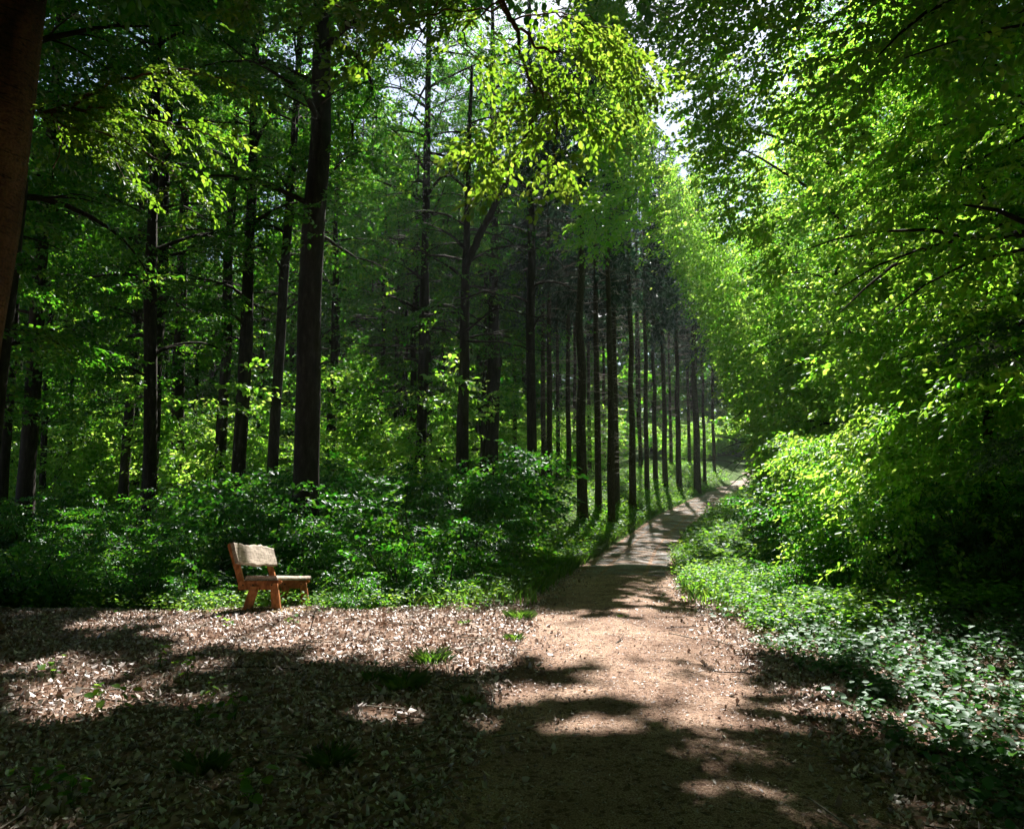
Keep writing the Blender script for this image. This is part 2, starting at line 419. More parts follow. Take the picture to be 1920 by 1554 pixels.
def carve(c, strength=1.0):
    """c (n,3) world leaf centres -> keep mask"""
    u = c[:, 0] - c[:, 2] * SXZ; v = c[:, 1] - c[:, 2] * SYZ
    keep = np.ones(len(c), bool)
    nz = noise2(u * .9, v * .9)
    fz = noise2(u * 2.6, v * 5.5, .9)
    for (gx, gy, rx, ry, st, zmin) in GAPS:
        r2 = ((u - gx) / rx) ** 2 + ((v - gy) / ry) ** 2
        lim = 1 - r2 + st + .75 * nz * (.35 + r2) + fz * (.25 + .45 * r2)
        keep &= ~((lim > .45) & (r2 < 1.35) & (c[:, 2] > zmin))
    keep &= ~((noise2(u * .55, v * .38, 1.7) > .62) & (v > 10) & (c[:, 2] > 7))      # small chance openings over the whole wood
    # thin, clumpy tops along the right-hand forest edge let the sun down its face
    dd = u - path_x(v); de = c[:, 0] - path_x(c[:, 1])
    keep &= ~((dd > -1.5) & (dd < 3.4) & (v > 7) & (v < 50) & (de > -1) & (de < 7) & (c[:, 2] > 2.5) & (noise2(u * 2.1, v * 1.9, .4) > .0))
    # a ragged window of sky over the path
    ax = c[:, 0] / np.maximum(c[:, 1], .1); az_ = (c[:, 2] - 1.65) / np.maximum(c[:, 1], .1)
    q = ((ax - .215) / .062) ** 2 + ((az_ - .60) / .20) ** 2
    keep &= ~((c[:, 1] > 11) & (q + .8 * noise2(ax * 60, az_ * 45) < .62))
    return keep

def place_sprays(temps, rng, pos, yaw, pitch, roll, scale):
    """-> leaves (N,k,3)"""
    outl = []
    n = len(pos)
    which = rng.integers(0, len(temps), n)
    m = rots(rng, n, yaw, pitch, roll) * scale[:, None, None]
    for k, T in enumerate(temps):
        s = which == k
        if not s.any(): continue
        V = np.einsum('nij,lkj->nlki', m[s], T) + pos[s][:, None, None]
        outl.append(V.reshape(-1, T.shape[1], 3))
    return np.concatenate(outl)

def leaves_mesh(name, L, mat, rng, keep=None, cl=None):
    """L (N,k,3) leaves -> mesh; per leaf var with clump-scale variation"""
    if keep is not None: L = L[keep]
    n, k = L.shape[:2]
    V = L.reshape(-1, 3)
    lp = LOOP6 if k == 6 else LOOP4
    loops = (np.arange(n)[:, None] * k + lp[None]).ravel()
    c = L[:, 0]
    cv = .5 + .16 * np.sin(1.9 * c[:, 0] + 1.3 * c[:, 2]) * np.sin(2.3 * c[:, 1] + .8 * c[:, 2] + 1)
    var = np.clip(cv + rng.normal(0, .2, n), 0, 1)
    if k == 6: var = np.repeat(var, 2)
    return np_mesh(name, V, 4, loops, mat, var)

def limb_path(rng, p0, az, el, L, droop, n=7, wig=.06):
    pts = [np.array(p0, float)]
    a, e = az, el
    st = L / (n - 1)
    for i in range(n - 1):
        pts.append(pts[-1] + st * np.array([math.cos(e) * math.cos(a), math.cos(e) * math.sin(a), math.sin(e)]))
        a += rng.normal(0, wig * 2); e += -droop / (n - 1) + rng.normal(0, wig)
    return np.array(pts)

def beech_geo(seed, H=18, r0=.22, first=5.0, nlimb=26, reach=4.0, temps=FAR, per=22, sscale=1.2, az_range=None,
              lean=(0, 0), el=(.15, .7), droop=.9, shape=1.0, sides=10, twigs=True, pitch0=.12, flare=1.0, twist=.15, spread=1.1, lumps=.03):
    """-> Tubes, leaves (local coordinates, base at origin)"""
    rng = np.random.default_rng(seed)
    tb = Tubes()
    zz = np.concatenate([[-.3, 0, .15, .35, .7, 1.2], np.linspace(2, H, 14)])
    wx = np.cumsum(rng.normal(0, twist * .35, len(zz))) * .5; wy = np.cumsum(rng.normal(0, twist * .35, len(zz))) * .5
    ramp_ = np.clip((zz - 1) / 4, 0, 1)
    tx = lean[0] * zz + wx * ramp_; ty = lean[1] * zz + wy * ramp_
    rad = r0 * (1 - .80 * (np.clip(zz, 0, H) / H) ** 1.15) * (1 + .05 * rng.normal(0, 1, len(zz)))
    fl = flare * np.array([.9, .65, .42, .24, .10, .03] + [0] * 14)
    tb.add(np.stack([tx, ty, zz], -1), rad, 14 if r0 > .2 else sides, seed, lumps, fl)
    pos, yaw = [], []
    for i in range(nlimb):
        t = (i + rng.uniform(0, 1)) / nlimb
        z0 = first + (H - first) * t ** .9 * .97
        az = rng.uniform(*az_range) if az_range else i * 2.4 + rng.uniform(-.5, .5)
        prof = (1 - t * .72) if shape == 1 else (.45 + 1.1 * t - 1.1 * t * t)
        L = reach * prof * rng.uniform(.75, 1.2)
        px = np.interp(z0, zz, tx); py_ = np.interp(z0, zz, ty); rt = np.interp(z0, zz, rad)
        P = limb_path(rng, (px, py_, z0), az, rng.uniform(*el), L, droop * rng.uniform(.7, 1.2), 8)
        rb = min(rt * .5, .018 + .018 * L)
        tb.add(P, np.linspace(rb, .006, len(P)), 5, seed + i)
        dirs = np.gradient(P, axis=0)
        subs = [(P, L)]
        if twigs:
            for q in range(3):
                k = rng.integers(1, 6)
                a2 = math.atan2(dirs[k][1], dirs[k][0]) + rng.choice([-1, 1]) * rng.uniform(.5, 1.0)
                P2 = limb_path(rng, P[k], a2, rng.uniform(-.1, .35), L * .45, droop * .7, 5)
                tb.add(P2, np.linspace(rb * .4, .005, len(P2)), 4, seed + 100 + i)
                subs.append((P2, L * .45))
        for (Q, LL) in subs:
            cnt = max(2, int(per * LL / reach * (1 if LL == L else 1.2)))
            s = rng.uniform(.22, 1.0, cnt) ** .8 * (len(Q) - 1)
            k0 = np.floor(np.clip(s, 0, len(Q) - 1.001)).astype(int); fr = (s - k0)[:, None]
            p = Q[k0] * (1 - fr) + Q[k0 + 1] * fr
            d = Q[k0 + 1] - Q[k0]
            a = np.arctan2(d[:, 1], d[:, 0]) + rng.normal(0, spread * .75, cnt)
            p = p + rng.normal(0, .12, (cnt, 3)) * np.array([1, 1, .8])
            pos.append(p); yaw.append(a)
    pos = np.concatenate(pos); yaw = np.concatenate(yaw); n = len(pos)
    L = place_sprays(temps, rng, pos, yaw, rng.normal(pitch0, .22, n), rng.normal(0, .25, n), sscale * rng.uniform(.65, 1.2, n))
    return tb, L

def spruce_geo(seed, H=21, r0=.18, first=9.0, dead=60, nbr=90, reach=2.7, live=True):
    rng = np.random.default_rng(seed)
    tb = Tubes(); dd = Tubes()
    zz = np.concatenate([[-.3, 0, .15, .4, .9], np.linspace(2, H, 12)])
    wob = rng.normal(0, .03, (len(zz), 2)); wob[:5] = 0
    tb.add(np.stack([wob[:, 0], wob[:, 1], zz], -1), r0 * (1 - .85 * np.clip(zz, 0, H) / H), 10, seed, .03, [.5, .32, .16, .05, 0] + [0] * 12)
    for i in range(dead):
        z0 = rng.uniform(1.8, first + 3); az = rng.uniform(0, 6.283)
        P = limb_path(rng, (math.cos(az) * r0 * .6, math.sin(az) * r0 * .6, z0), az, rng.uniform(-.1, .3), rng.uniform(.35, 1.7) * (1 if z0 > 4 else .6), rng.uniform(-.3, 1.1), 5, .12)
        dd.add(P, np.linspace(.013, .003, 5), 3, i)
    pos, yaw = [], []
    for i in range(nbr):
        t = i / nbr; z0 = first + (H - first) * t
        az = i * 2.4 + rng.uniform(-.4, .4); L = reach * (1 - t * .85) * rng.uniform(.8, 1.15)
        P = limb_path(rng, (0, 0, z0), az, rng.uniform(-.15, .15), L, .35, 6)
        tb.add(P, np.linspace(.025, .005, 6), 4, i)
        c = int(6 + 9 * L / reach)
        s = rng.uniform(.15, 1, c) * 4.99; k0 = s.astype(int); fr = (s - k0)[:, None]
        pos.append(P[k0] * (1 - fr) + P[k0 + 1] * fr); yaw.append(np.full(c, az) + rng.normal(0, .7, c))
    pos = np.concatenate(pos); yaw = np.concatenate(yaw); n = len(pos)
    # needle tufts: thin hanging strips
    L = place_sprays(NEEDLE, rng, pos, yaw, rng.normal(.75, .35, n), rng.normal(0, .4, n), rng.uniform(1.1, 1.9, n))
    return tb, dd, L
def needle_template(seed):
    rng = np.random.default_rng(seed); n = 44
    s = rng.uniform(0, .75, n); sg = rng.choice([-1, 1], n)
    m = rots(rng, n, sg * rng.uniform(.3, .9, n), rng.normal(.25, .4, n), rng.uniform(-1.5, 1.5, n))
    base = np.array([[0, 0, 0], [.5, .10, 0], [1, 0, 0], [.5, -.10, 0]])
    V = np.einsum('nij,kj->nki', m, base) * rng.uniform(.12, .26, n)[:, None, None]
    return V + np.stack([s, rng.normal(0, .03, n), rng.normal(0, .03, n) - .1 * s], -1)[:, None]
NEEDLE = [needle_template(50 + k) for k in range(3)]

# ------------------------------------------------------------------ the setting: ground, path, asphalt
def grid_axis(lo, hi, fine_lo, fine_hi, step):
    a = list(np.arange(fine_lo, fine_hi + 1e-6, step))
    s = step; x = fine_lo; pre = []
    while x > lo: s *= 1.3; x -= s; pre.append(max(x, lo))
    s = step; x = fine_hi; post = []
    while x < hi: s *= 1.3; x += s; post.append(min(x, hi))
    return np.array(pre[::-1] + a + post)
gx = grid_axis(-700, 700, -16, 16, .25); gy = grid_axis(-300, 900, -1, 34, .25)
X, Y = np.meshgrid(gx, gy)
PW = lambda y: 1.02 + .12 * np.sin(.9 * y) * 0 + .35 * np.exp(-np.maximum(y, 0) / 5.0)      # half width of the path
Z = height(X, Y) - .07 * (1 - sstep(-.35, -.05, np.abs(X - path_x(Y)) - PW(Y)))
nx, ny = len(gx), len(gy)
i, j = np.meshgrid(np.arange(nx - 1), np.arange(ny - 1))
q = np.stack([j * nx + i, j * nx + i + 1, (j + 1) * nx + i + 1, (j + 1) * nx + i], -1).reshape(-1)
g = link('ground', np_mesh('ground', np.stack([X, Y, Z], -1).reshape(-1, 3), 4, q, M['ground'], smooth=True))
mo = sstep(13, 24, Y + 2 * noise2(X * .3, Y * .3)) * .85
ma_ = g.data.attributes.new('moss', 'FLOAT', 'POINT'); ma_.data.foreach_set('value', mo.astype(np.float32).ravel())
tag(g, kind='structure')

def strip(name, y0, y1, step, half, lift, mat, wob=.05, nu=17, seed=0):
    ys = np.arange(y0, y1, step); us = np.linspace(-1, 1, nu)
    rng = np.random.default_rng(seed)
    e1 = np.convolve(rng.normal(0, 1, len(ys) + 8), np.ones(9) / 3, 'valid') * wob
    e2 = np.convolve(rng.normal(0, 1, len(ys) + 8), np.ones(9) / 3, 'valid') * wob
    hw = np.array([half(t) for t in ys])
    V = []
    for k, y in enumerate(ys):
        u = us * hw[k] + np.where(us < 0, -e1[k] * us ** 4, e2[k] * us ** 4)
        x = path_x(y) + u
        crown = .035 * (1 - np.abs(us) ** 2) - .018 * np.exp(-((np.abs(us) - .55) / .14) ** 2)
        V.append(np.stack([x, np.full(nu, y), height(x, y, False) + crown + lift], -1))
    V = np.concatenate(V); ny_ = len(ys)
    i, j = np.meshgrid(np.arange(nu - 1), np.arange(ny_ - 1))
    q = np.stack([j * nu + i, j * nu + i + 1, (j + 1) * nu + i + 1, (j + 1) * nu + i], -1).reshape(-1)
    return tag(link(name, np_mesh(name, V, 4, q, mat, smooth=True)), kind='structure')
strip('path', -12, 95, .25, lambda y: float(PW(y)) + .06, -.012, M['path'])
strip('asphalt_road', 13.75, 95, .25, lambda y: .86, -.002, M['asphalt'], .03, seed=3)

# ------------------------------------------------------------------ leaf litter, needles and gravel on the ground
rng = np.random.default_rng(5)
def scatter(n, x0, x1, y0, y1, rng, dens=None):
    x = rng.uniform(x0, x1, n * 3); y = y0 + (y1 - y0) * rng.uniform(0, 1, n * 3)
    if dens is not None:
        k = rng.uniform(0, 1, len(x)) < dens(x, y); x, y = x[k], y[k]
    return x[:n], y[:n]
def litter_dens(x, y):
    d = np.abs(x - path_x(y)) - PW(y)
    near = 1 / (1 + (np.maximum(y - 3, 0) / 6) ** 1.5)
    return near * np.where(d > -.12, 1.0, np.where(d > -.75, .34 * np.exp((d + .12) * 4.5), .006))
def curled(rng, n, size):
    m = rots(rng, n, rng.uniform(0, 6.283, n), rng.normal(0, .45, n), rng.normal(0, .55, n))
    flip = rng.uniform(0, 1, n) < .5
    b = np.repeat(leaf6(.6, .14, .10)[None], n, 0); b[flip, :, 2] *= -1; b[:, :, 1] *= rng.uniform(.45, 1.15, n)[:, None]; b[:, :, 2] *= rng.uniform(.3, 3.0, n)[:, None]; b[:, 2:4, 0] *= rng.uniform(.6, 1.0, n)[:, None]
    return np.einsum('nij,nkj->nki', m, b - np.array([.5, 0, 0])) * size[:, None, None]
def lit_mesh(name, x, y, rng, size, lift, mat, varf):
    n = len(x)
    L = curled(rng, n, size)
    L += np.stack([x, y, height(x, y) + lift + rng.uniform(0, .022, n)], -1)[:, None]
    v = np.repeat(varf(n), 2)
    loops = (np.arange(n)[:, None] * 6 + LOOP6[None]).ravel()
    return np_mesh(name, L.reshape(-1, 3), 4, loops, mat, v)
x, y = scatter(130000, -9, 7.5, 1.6, 15, rng, litter_dens)
o = link('leaf_litter', lit_mesh('leaf_litter', x, y, rng, np.clip(rng.lognormal(-3.35, .33, len(x)), .014, .08), .004, M['litter'],
         lambda n: np.clip(rng.beta(1.8, 1.6, n), 0, 1)))
tag(o, 'carpet of pale brown fallen beech leaves over the clearing and path edges', 'leaf litter', kind='stuff')
x, y = scatter(2600, -8, 7, 1.6, 13, rng, litter_dens)
n = len(x); m_ = rots(rng, n, rng.uniform(0, 6.28, n), rng.normal(0, .1, n), rng.uniform(0, 6, n))
b = np.array([[-.5, .02, 0], [-.5, -.01, .017], [-.5, -.01, -.017], [.5, .016, .03], [.5, -.008, .045], [.5, -.008, .015]])
L = np.einsum('nij,kj->nki', m_, b * np.array([1, 1, 1])) * rng.uniform(.06, .32, n)[:, None, None] * np.array([1, 1, 1])
L += np.stack([x, y, height(x, y) + .022], -1)[:, None]
lp = np.array([0, 1, 4, 3, 1, 2, 5, 4, 2, 0, 3, 5])
tag(link('twigs', np_mesh('twigs', L.reshape(-1, 3), 4, (np.arange(n)[:, None] * 6 + lp[None]).ravel(), M['dead_wood'])), 'thin broken twigs scattered through the leaf litter', 'twigs', kind='stuff')
# crumbs on the path: bits of leaf, needles, grit
x, y = scatter(60000, -1.8, 5, 1.6, 15, rng, lambda x, y: (np.abs(x - path_x(y)) < PW(y) + .1) / (1 + (np.maximum(y - 3, 0) / 5) ** 1.6))
n = len(x)
m_ = rots(rng, n, rng.uniform(0, 6.28, n), rng.normal(0, .3, n), rng.normal(0, .6, n))
b = np.array([[-.5, 0, 0], [0, .16, .1], [.5, 0, 0], [0, -.16, .1]])
L = np.einsum('nij,kj->nki', m_, b) * np.clip(rng.lognormal(-4.3, .5, n), .005, .06)[:, None, None]
L += np.stack([x, y, height(x, y, False) + .030 * (1 - np.clip(np.abs(x - path_x(y)) / 1.2, 0, 1) ** 2) - .002 + rng.uniform(0, .006, n)], -1)[:, None]
o = link('path_debris', np_mesh('path_debris', L.reshape(-1, 3), 4, (np.arange(n)[:, None] * 4 + LOOP4[None]).ravel(), M['litter'], np.clip(rng.beta(1.1, 2.3, n), 0, 1)))
tag(o, 'brown needles and leaf crumbs strewn over the dirt path', 'debris', kind='stuff')

# ------------------------------------------------------------------ trees
STORE = {}; TST = {}
def tree_obj(name, base, tb, L, bark, leafm, label, cat, group=None, rng=None, do_carve=True, rz=0, extra=None, zmin=None):
    rng = rng or np.random.default_rng(1)
    e = empty(name, base)
    tag(e, label, cat, group)
    A_ = np.eye(4); A_[:3, 3] = base
    if tuple(base) != (0, 0, 0): tb = tb.pruned(A_)
    tk = link('trunk', tb.mesh('trunk', M[bark]), e)
    TST[tk.data.name] = (tb, M[bark])
    keep = None
    if do_carve:
        keep = carve(L.mean(1) + np.array(base))
    if zmin is not None:
        k2 = zmin(L.mean(1) + np.array(base)); keep = k2 if keep is None else keep & k2
    cr = link('crown', leaves_mesh('crown', L, M[leafm], rng, keep), e)
    if not do_carve and name != 'x': STORE[cr.data.name] = (L, M[leafm])
    return e
def open_up(root):
    """gives a placed tree a crown of its own with the canopy openings cut in it"""
    for ch in root.children:
        if ch.type == 'MESH' and ch.data.name in TST:
            T_, m = TST[ch.data.name]
            A = np.array(Matrix.LocRotScale(root.location, root.rotation_euler, root.scale) @ Matrix.LocRotScale(ch.location, ch.rotation_euler, ch.scale))
            P_ = T_.pruned(A)
            if P_ is not T_: ch.data = P_.mesh('trunk', m)
        if ch.type == 'MESH' and ch.data.name in STORE:
            L, m = STORE[ch.data.name]
            Mx = Matrix.LocRotScale(root.location, root.rotation_euler, root.scale) @ Matrix.LocRotScale(ch.location, ch.rotation_euler, ch.scale)
            A = np.array(Mx); c = L.mean(1)
            k = carve(c @ A[:3, :3].T + A[:3, 3])
            if 'spruce' in root.name:          # spruce tops keep a thinner crown over the openings
                cw = c @ A[:3, :3].T + A[:3, 3]; v_ = cw[:, 1] - cw[:, 2] * SYZ
                k |= (v_ > 11) & (noise2(cw[:, 2] * 1.3, cw[:, 0] * 2.1 + cw[:, 1]) > np.where((v_ > 16) & (v_ < 48), 1.15, .1))
            if k.mean() < .995: ch.data = leaves_mesh('crown', L, m, np.random.default_rng(3), k)
PLACED = []
def copy_tree(root, loc, rz, label, group, scale=None, lean=(0, 0)):
    r = root.copy(); COL.objects.link(r)
    r.location = loc; r.rotation_euler = (lean[0], lean[1], rz)
    if scale: r.scale = scale
    r['label'] = label; r['group'] = group
    for ch in list(root.children):
        c = ch.copy(); COL.objects.link(c); c.parent = r
    return r
def gpos(px, D):
    X_ = (px - 960) / F * D
    return (X_, D, hz(X_, D))

def shade_sprays(rng, n, xr, yr, temps=MID, sc_=1.5):
    """crown sprays high over the camera, spread so that their shade falls on xr x yr of the ground"""
    u = rng.uniform(*xr, n); v = rng.uniform(*yr, n)
    zmin = np.maximum(7.5, 6.6 + 1.45 * v)
    z = zmin + rng.uniform(0, 5, n)
    pos = np.stack([u + z * SXZ, v + z * SYZ, z], -1)
    return place_sprays(temps, rng, pos, rng.uniform(0, 6.283, n), rng.normal(.1, .2, n), rng.normal(0, .2, n), sc_ * rng.uniform(.7, 1.2, n)), pos
def branch(tb, pts, r0, r1, seed, sides=6):
    """smooth limb through the given world points"""
    P = np.array(pts, float); m = len(P)
    t = np.linspace(0, m - 1, (m - 1) * 5 + 1)
    C = np.stack([np.interp(t, np.arange(m), P[:, k]) for k in range(3)], -1)
    C[1:-1] = (C[:-2] + C[1:-1] * 2 + C[2:]) / 4
    C[1:-1] = (C[:-2] + C[1:-1] * 2 + C[2:]) / 4
    rr = np.random.default_rng(seed)
    C[1:-1] += rr.normal(0, .012, C[1:-1].shape)
    tb.add(C, np.linspace(r0, r1, len(C)), sides, seed)
    return C
def dress(rng, C, n, temps, scale, pitch=.2, s0=.15, spread=.7, ps=.2, jit=.05):
    s = (s0 + (1 - s0) * rng.uniform(0, 1, n)) * (len(C) - 1.01)
    k = s.astype(int); fr = (s - k)[:, None]
    p = C[k] * (1 - fr) + C[k + 1] * fr + rng.normal(0, jit, (n, 3))
    d = C[k + 1] - C[k]
    a = np.arctan2(d[:, 1], d[:, 0]) + rng.choice([-1, 1], n) * rng.uniform(.1, 1.2, n) * spread
    return place_sprays(temps, rng, p, a, rng.normal(pitch, ps, n), rng.normal(0, .3, n), scale * rng.uniform(.7, 1.15, n))

# --- the big leaning beech at the left edge, its low spring-green branch over the clearing
rng = np.random.default_rng(100)
b1 = np.array([-5.98, 7.5, hz(-5.98, 7.5)])
tb, L = beech_geo(101, H=17, r0=.37, first=9.0, nlimb=16, reach=5.5, temps=MID, per=20, sscale=1.2, lean=(.072, 0), twist=.03, flare=1.5, lumps=.02)
L = L + b1
tb.V = [v + b1 for v in tb.V]
S, _ = shade_sprays(rng, 4200, (-15, .2), (-6, 7.4))
for k in range(9):
    a = at(0, 0, 7.5)
    branch(tb, [(-4.7, 7.5, 8.2 + k * .5), (-3.6 + k * .3, 9 + k * .3, 10 + k * .4), (-5 + k * .9, 10 + rng.uniform(0, 4), 12 + rng.uniform(0, 2))], .07, .015, k)
e = empty('beech_tree', b1)
tag(e, 'big tree with smooth reddish brown leaning trunk at the left edge', 'tree')
low = Tubes(); LL = []
p0 = at(84, 212, 7.4)
ends = [[(150, 190, 7.1), (230, 145, 6.8), (330, 128, 6.5), (420, 150, 6.3), (470, 172, 6.2)],
        [(150, 205, 7.0), (210, 200, 6.7), (300, 225, 6.4), (380, 250, 6.2), (445, 280, 6.0)],
        [(130, 225, 7.0), (190, 250, 6.6), (260, 280, 6.3), (320, 315, 6.1), (372, 378, 5.9)],
        [(120, 232, 7.1), (170, 262, 6.9), (215, 300, 6.7), (240, 345, 6.6)],
        [(115, 215, 7.2), (160, 230, 7.4), (230, 250, 7.7), (300, 240, 8.0)]]
for k, en in enumerate(ends):
    C = branch(low, [p0] + [at(*q) for q in en], .022 if k < 3 else .012, .003, 200 + k)
    LL.append(dress(rng, C, 40 if k < 3 else 26, TWIG, .78, pitch=.3, s0=.08, spread=.9))
C = branch(low, [p0, at(108, 230, 7.3), at(118, 270, 7.2), at(100, 320, 7.2)], .012, .004, 260)
def rebase(T, b):
    T.V = [v - b for v in T.V]; return T
link('trunk', rebase(tb, b1).mesh('trunk', M['smooth_bark']), e)
LA = np.concatenate([L, S])
link('crown', leaves_mesh('crown', LA - b1, M['beech_leaf'], rng, carve(LA.mean(1))), e)
lb = link('low_branch', rebase(low, b1).mesh('low_branch', M['warm_bark']), e)
LB = np.concatenate(LL)
link('foliage', leaves_mesh('foliage', LB - b1, M['spring_leaf'], rng), lb)

# --- beech standing just behind the camera on the right: its limb hangs into the top of the view
b2 = np.array([3.4, -1.2, hz(3.4, -1.2)])
rng = np.random.default_rng(110)
tb, L = beech_geo(111, H=16, r0=.30, first=8.5, nlimb=14, reach=5, temps=MID, per=16, sscale=1.3)
L = L + b2; tb.V = [v + b2 for v in tb.V]
S, _ = shade_sprays(rng, 2900, (-1.0, 4.3), (-6, 7.2))
S2, _ = shade_sprays(rng, 900, (4.3, 13), (-6, 4.5))
S = np.concatenate([S, S2]); sc_u = S[:, 0, 0] - S[:, 0, 2] * SXZ; sc_v = S[:, 0, 1] - S[:, 0, 2] * SYZ
S = S[~((sc_u > 2.7) & (sc_v > 3.6)) & ~((sc_u > .9) & (sc_v > 3.0) & (noise2(sc_u * 2, sc_v * 3, .3) > -.25))]
for k in range(9):
    branch(tb, [(3.4, -1.2, 6.5 + k * .7), (2.5 + rng.uniform(-1, 2), 2 + k * .4, 9.5 + k * .4), (rng.uniform(-1, 7), 8 + rng.uniform(0, 5), 13 + rng.uniform(0, 2))], .08, .015, k)
e = empty('beech_tree', b2)
tag(e, 'tree whose yellow-green twigs hang down from the top middle of the view', 'tree')
low = Tubes(); LL = []
q0 = np.array([3.2, -1.0, 6.2])
C0 = branch(low, [q0, (2.2, 1.6, 6.6), (1.0, 3.6, 6.2), at(905, -60, 5.0), at(945, 15, 5.0), at(972, 60, 5.0)], .055, .016, 5)
main = [[(972, 60, 5), (976, 110, 4.9), (1000, 165, 4.9), (1010, 200, 4.9), (1000, 240, 4.8), (965, 300, 4.8), (938, 322, 4.8)],
        [(1010, 165, 4.9), (1040, 205, 4.8), (1045, 250, 4.8), (1040, 300, 4.8), (1045, 318, 4.8)],
        [(960, 40, 5), (1005, 90, 5.1), (1080, 100, 5.2), (1120, 140, 5.3), (1160, 170, 5.4), (1180, 215, 5.4)],
        [(1000, 170, 4.9), (1060, 190, 5.0), (1100, 220, 5.0), (1125, 262, 5.0)],
        [(995, 190, 4.9), (950, 200, 4.7), (925, 240, 4.7), (900, 290, 4.7)],
        [(945, 15, 5), (880, 20, 4.8), (800, 30, 4.7), (740, 60, 4.6)],
        [(940, 0, 5), (860, 55, 4.9), (890, 100, 4.9), (905, 125, 4.9)],
        [(940, 0, 5), (820, -30, 5.2), (700, -10, 5.3), (640, 15, 5.3)],
        [(905, -60, 5.0), (850, -20, 5.1), (780, 40, 5.0), (700, 80, 4.9), (650, 120, 4.9)],
        [(1040, 20, 5.2), (1110, 60, 5.3), (1180, 120, 5.4), (1235, 160, 5.5)],
        [(960, 40, 5), (1040, 20, 5.2), (1120, 40, 5.4), (1180, 90, 5.6)],
        [(640, 15, 5.3), (560, -20, 5.5), (470, -10, 5.6), (455, 25, 5.6)]]
for k, en in enumerate(main):
    C = branch(low, [at(*q) for q in en], .013 if k in (0, 2) else .008, .0025, 300 + k, 5)
    LL.append(dress(rng, C, int(4 + len(en) * 2.7), TWIG, .74, pitch=.55 if k in (0, 1, 3, 4) else .3, s0=.1, spread=.85, ps=.3, jit=.03))
link('trunk', rebase(tb, b2).mesh('trunk', M['bark']), e)
LA = np.concatenate([L, S])
LA = LA[(LA[:, 0, 2] > 1.65 + .68 * LA[:, 0, 1] + .5) | (LA[:, 0, 1] < 0)]
link('crown', leaves_mesh('crown', LA - b2, M['beech_leaf'], rng, carve(LA.mean(1))), e)
lb = link('low_branch', rebase(low, b2).mesh('low_branch', M['warm_bark']), e)
LB = np.concatenate(LL)
link('foliage', leaves_mesh('foliage', LB - b2, M['spring_leaf'], rng), lb)

# --- beeches of the right-hand forest edge
edge = [(5.1, 5.6, 'tree just outside the right edge of the view, two pale-lit leafy twigs reaching in'),
        (8.2, 9.9, 'nearest tree of the right-hand leafy wall, behind the pale ground plants'),
        (8.6, 12.9, 'second tree back in the leafy wall on the right of the path'),
        (8.6, 16.4, 'third tree back in the leafy wall, its boughs sweeping down to the ferns'),
        (9.6, 20.4, 'fourth tree back in the right-hand wall, bright leaves overhanging the path'),
        (10.3, 25, 'fifth tree back in the right-hand wall, sunlit yellow-green side towards the path'),
        (12.6, 30.5, 'sixth tree back on the right, sunlit leaves where the path narrows from view'),
        (16.0, 37, 'seventh tree back on the right, small bright crown beside the distant path'),
        (20.5, 45, 'eighth tree back on the right, where the path starts to curve'),
        (25.5, 54, 'ninth and farthest tree of the right-hand leafy wall')]
def edge_d(y, z):
    """how far from the middle of the path the leafy wall begins"""
    return 3.1 + .9 * sstep(16, 24, y) - np.where(y > 24, .34, .42) * np.clip(z - 3.0, 0, 9) + .25 * noise2(y * .7, z * .9, 2.2) + 1.0 * (y > 36)
# leafy face of the wall: boughs of the edge trees spread towards the light of the path
rngc = np.random.default_rng(4242)
CUR = {k: [] for k in range(len(edge))}
for (ya, yb, n_, T_, sc__) in ((5.6, 9, 800, BUSH, .72), (9, 14, 4300, BUSH, .76), (14, 30, 7200, MID, .76), (30, 62, 1500, FAR, .9)):
    y_ = rngc.uniform(ya, yb, n_); z_ = .5 + rngc.uniform(0, 1, n_) ** .9 * np.minimum(.70 * y_ + 3.5, 13.5)
    d_ = edge_d(y_, z_) + rngc.exponential(.6, n_) * np.where(rngc.uniform(0, 1, n_) < .45, 4.0, 1)
    ps_ = np.stack([path_x(y_) + d_, y_, height(path_x(y_) + d_, y_) + z_], -1)
    keep_ = (noise2(y_ * .9, z_ * 1.6, 5.0) > -.9) & ((y_ > 9) | (z_ > 2.2))
    ps_ = ps_[keep_]; m_ = len(ps_)
    near_ = np.argmin(np.abs(ps_[:, 1][:, None] - np.array([q[1] for q in edge])[None]), 1)
    Lc = place_sprays([t for t in T_[:1]], rngc, ps_, rngc.normal(math.pi * 1.08, .75, m_), rngc.normal(.30, .2, m_), rngc.normal(0, .25, m_), sc__ * rngc.uniform(.7, 1.2, m_))
    per_ = T_[0].shape[0]
    Lc = Lc.reshape(m_, per_, Lc.shape[1], 3)
    for k in range(len(edge)):
        q = Lc[near_ == k].reshape(-1, Lc.shape[2], 3)
        if len(q): CUR[k].append(q)
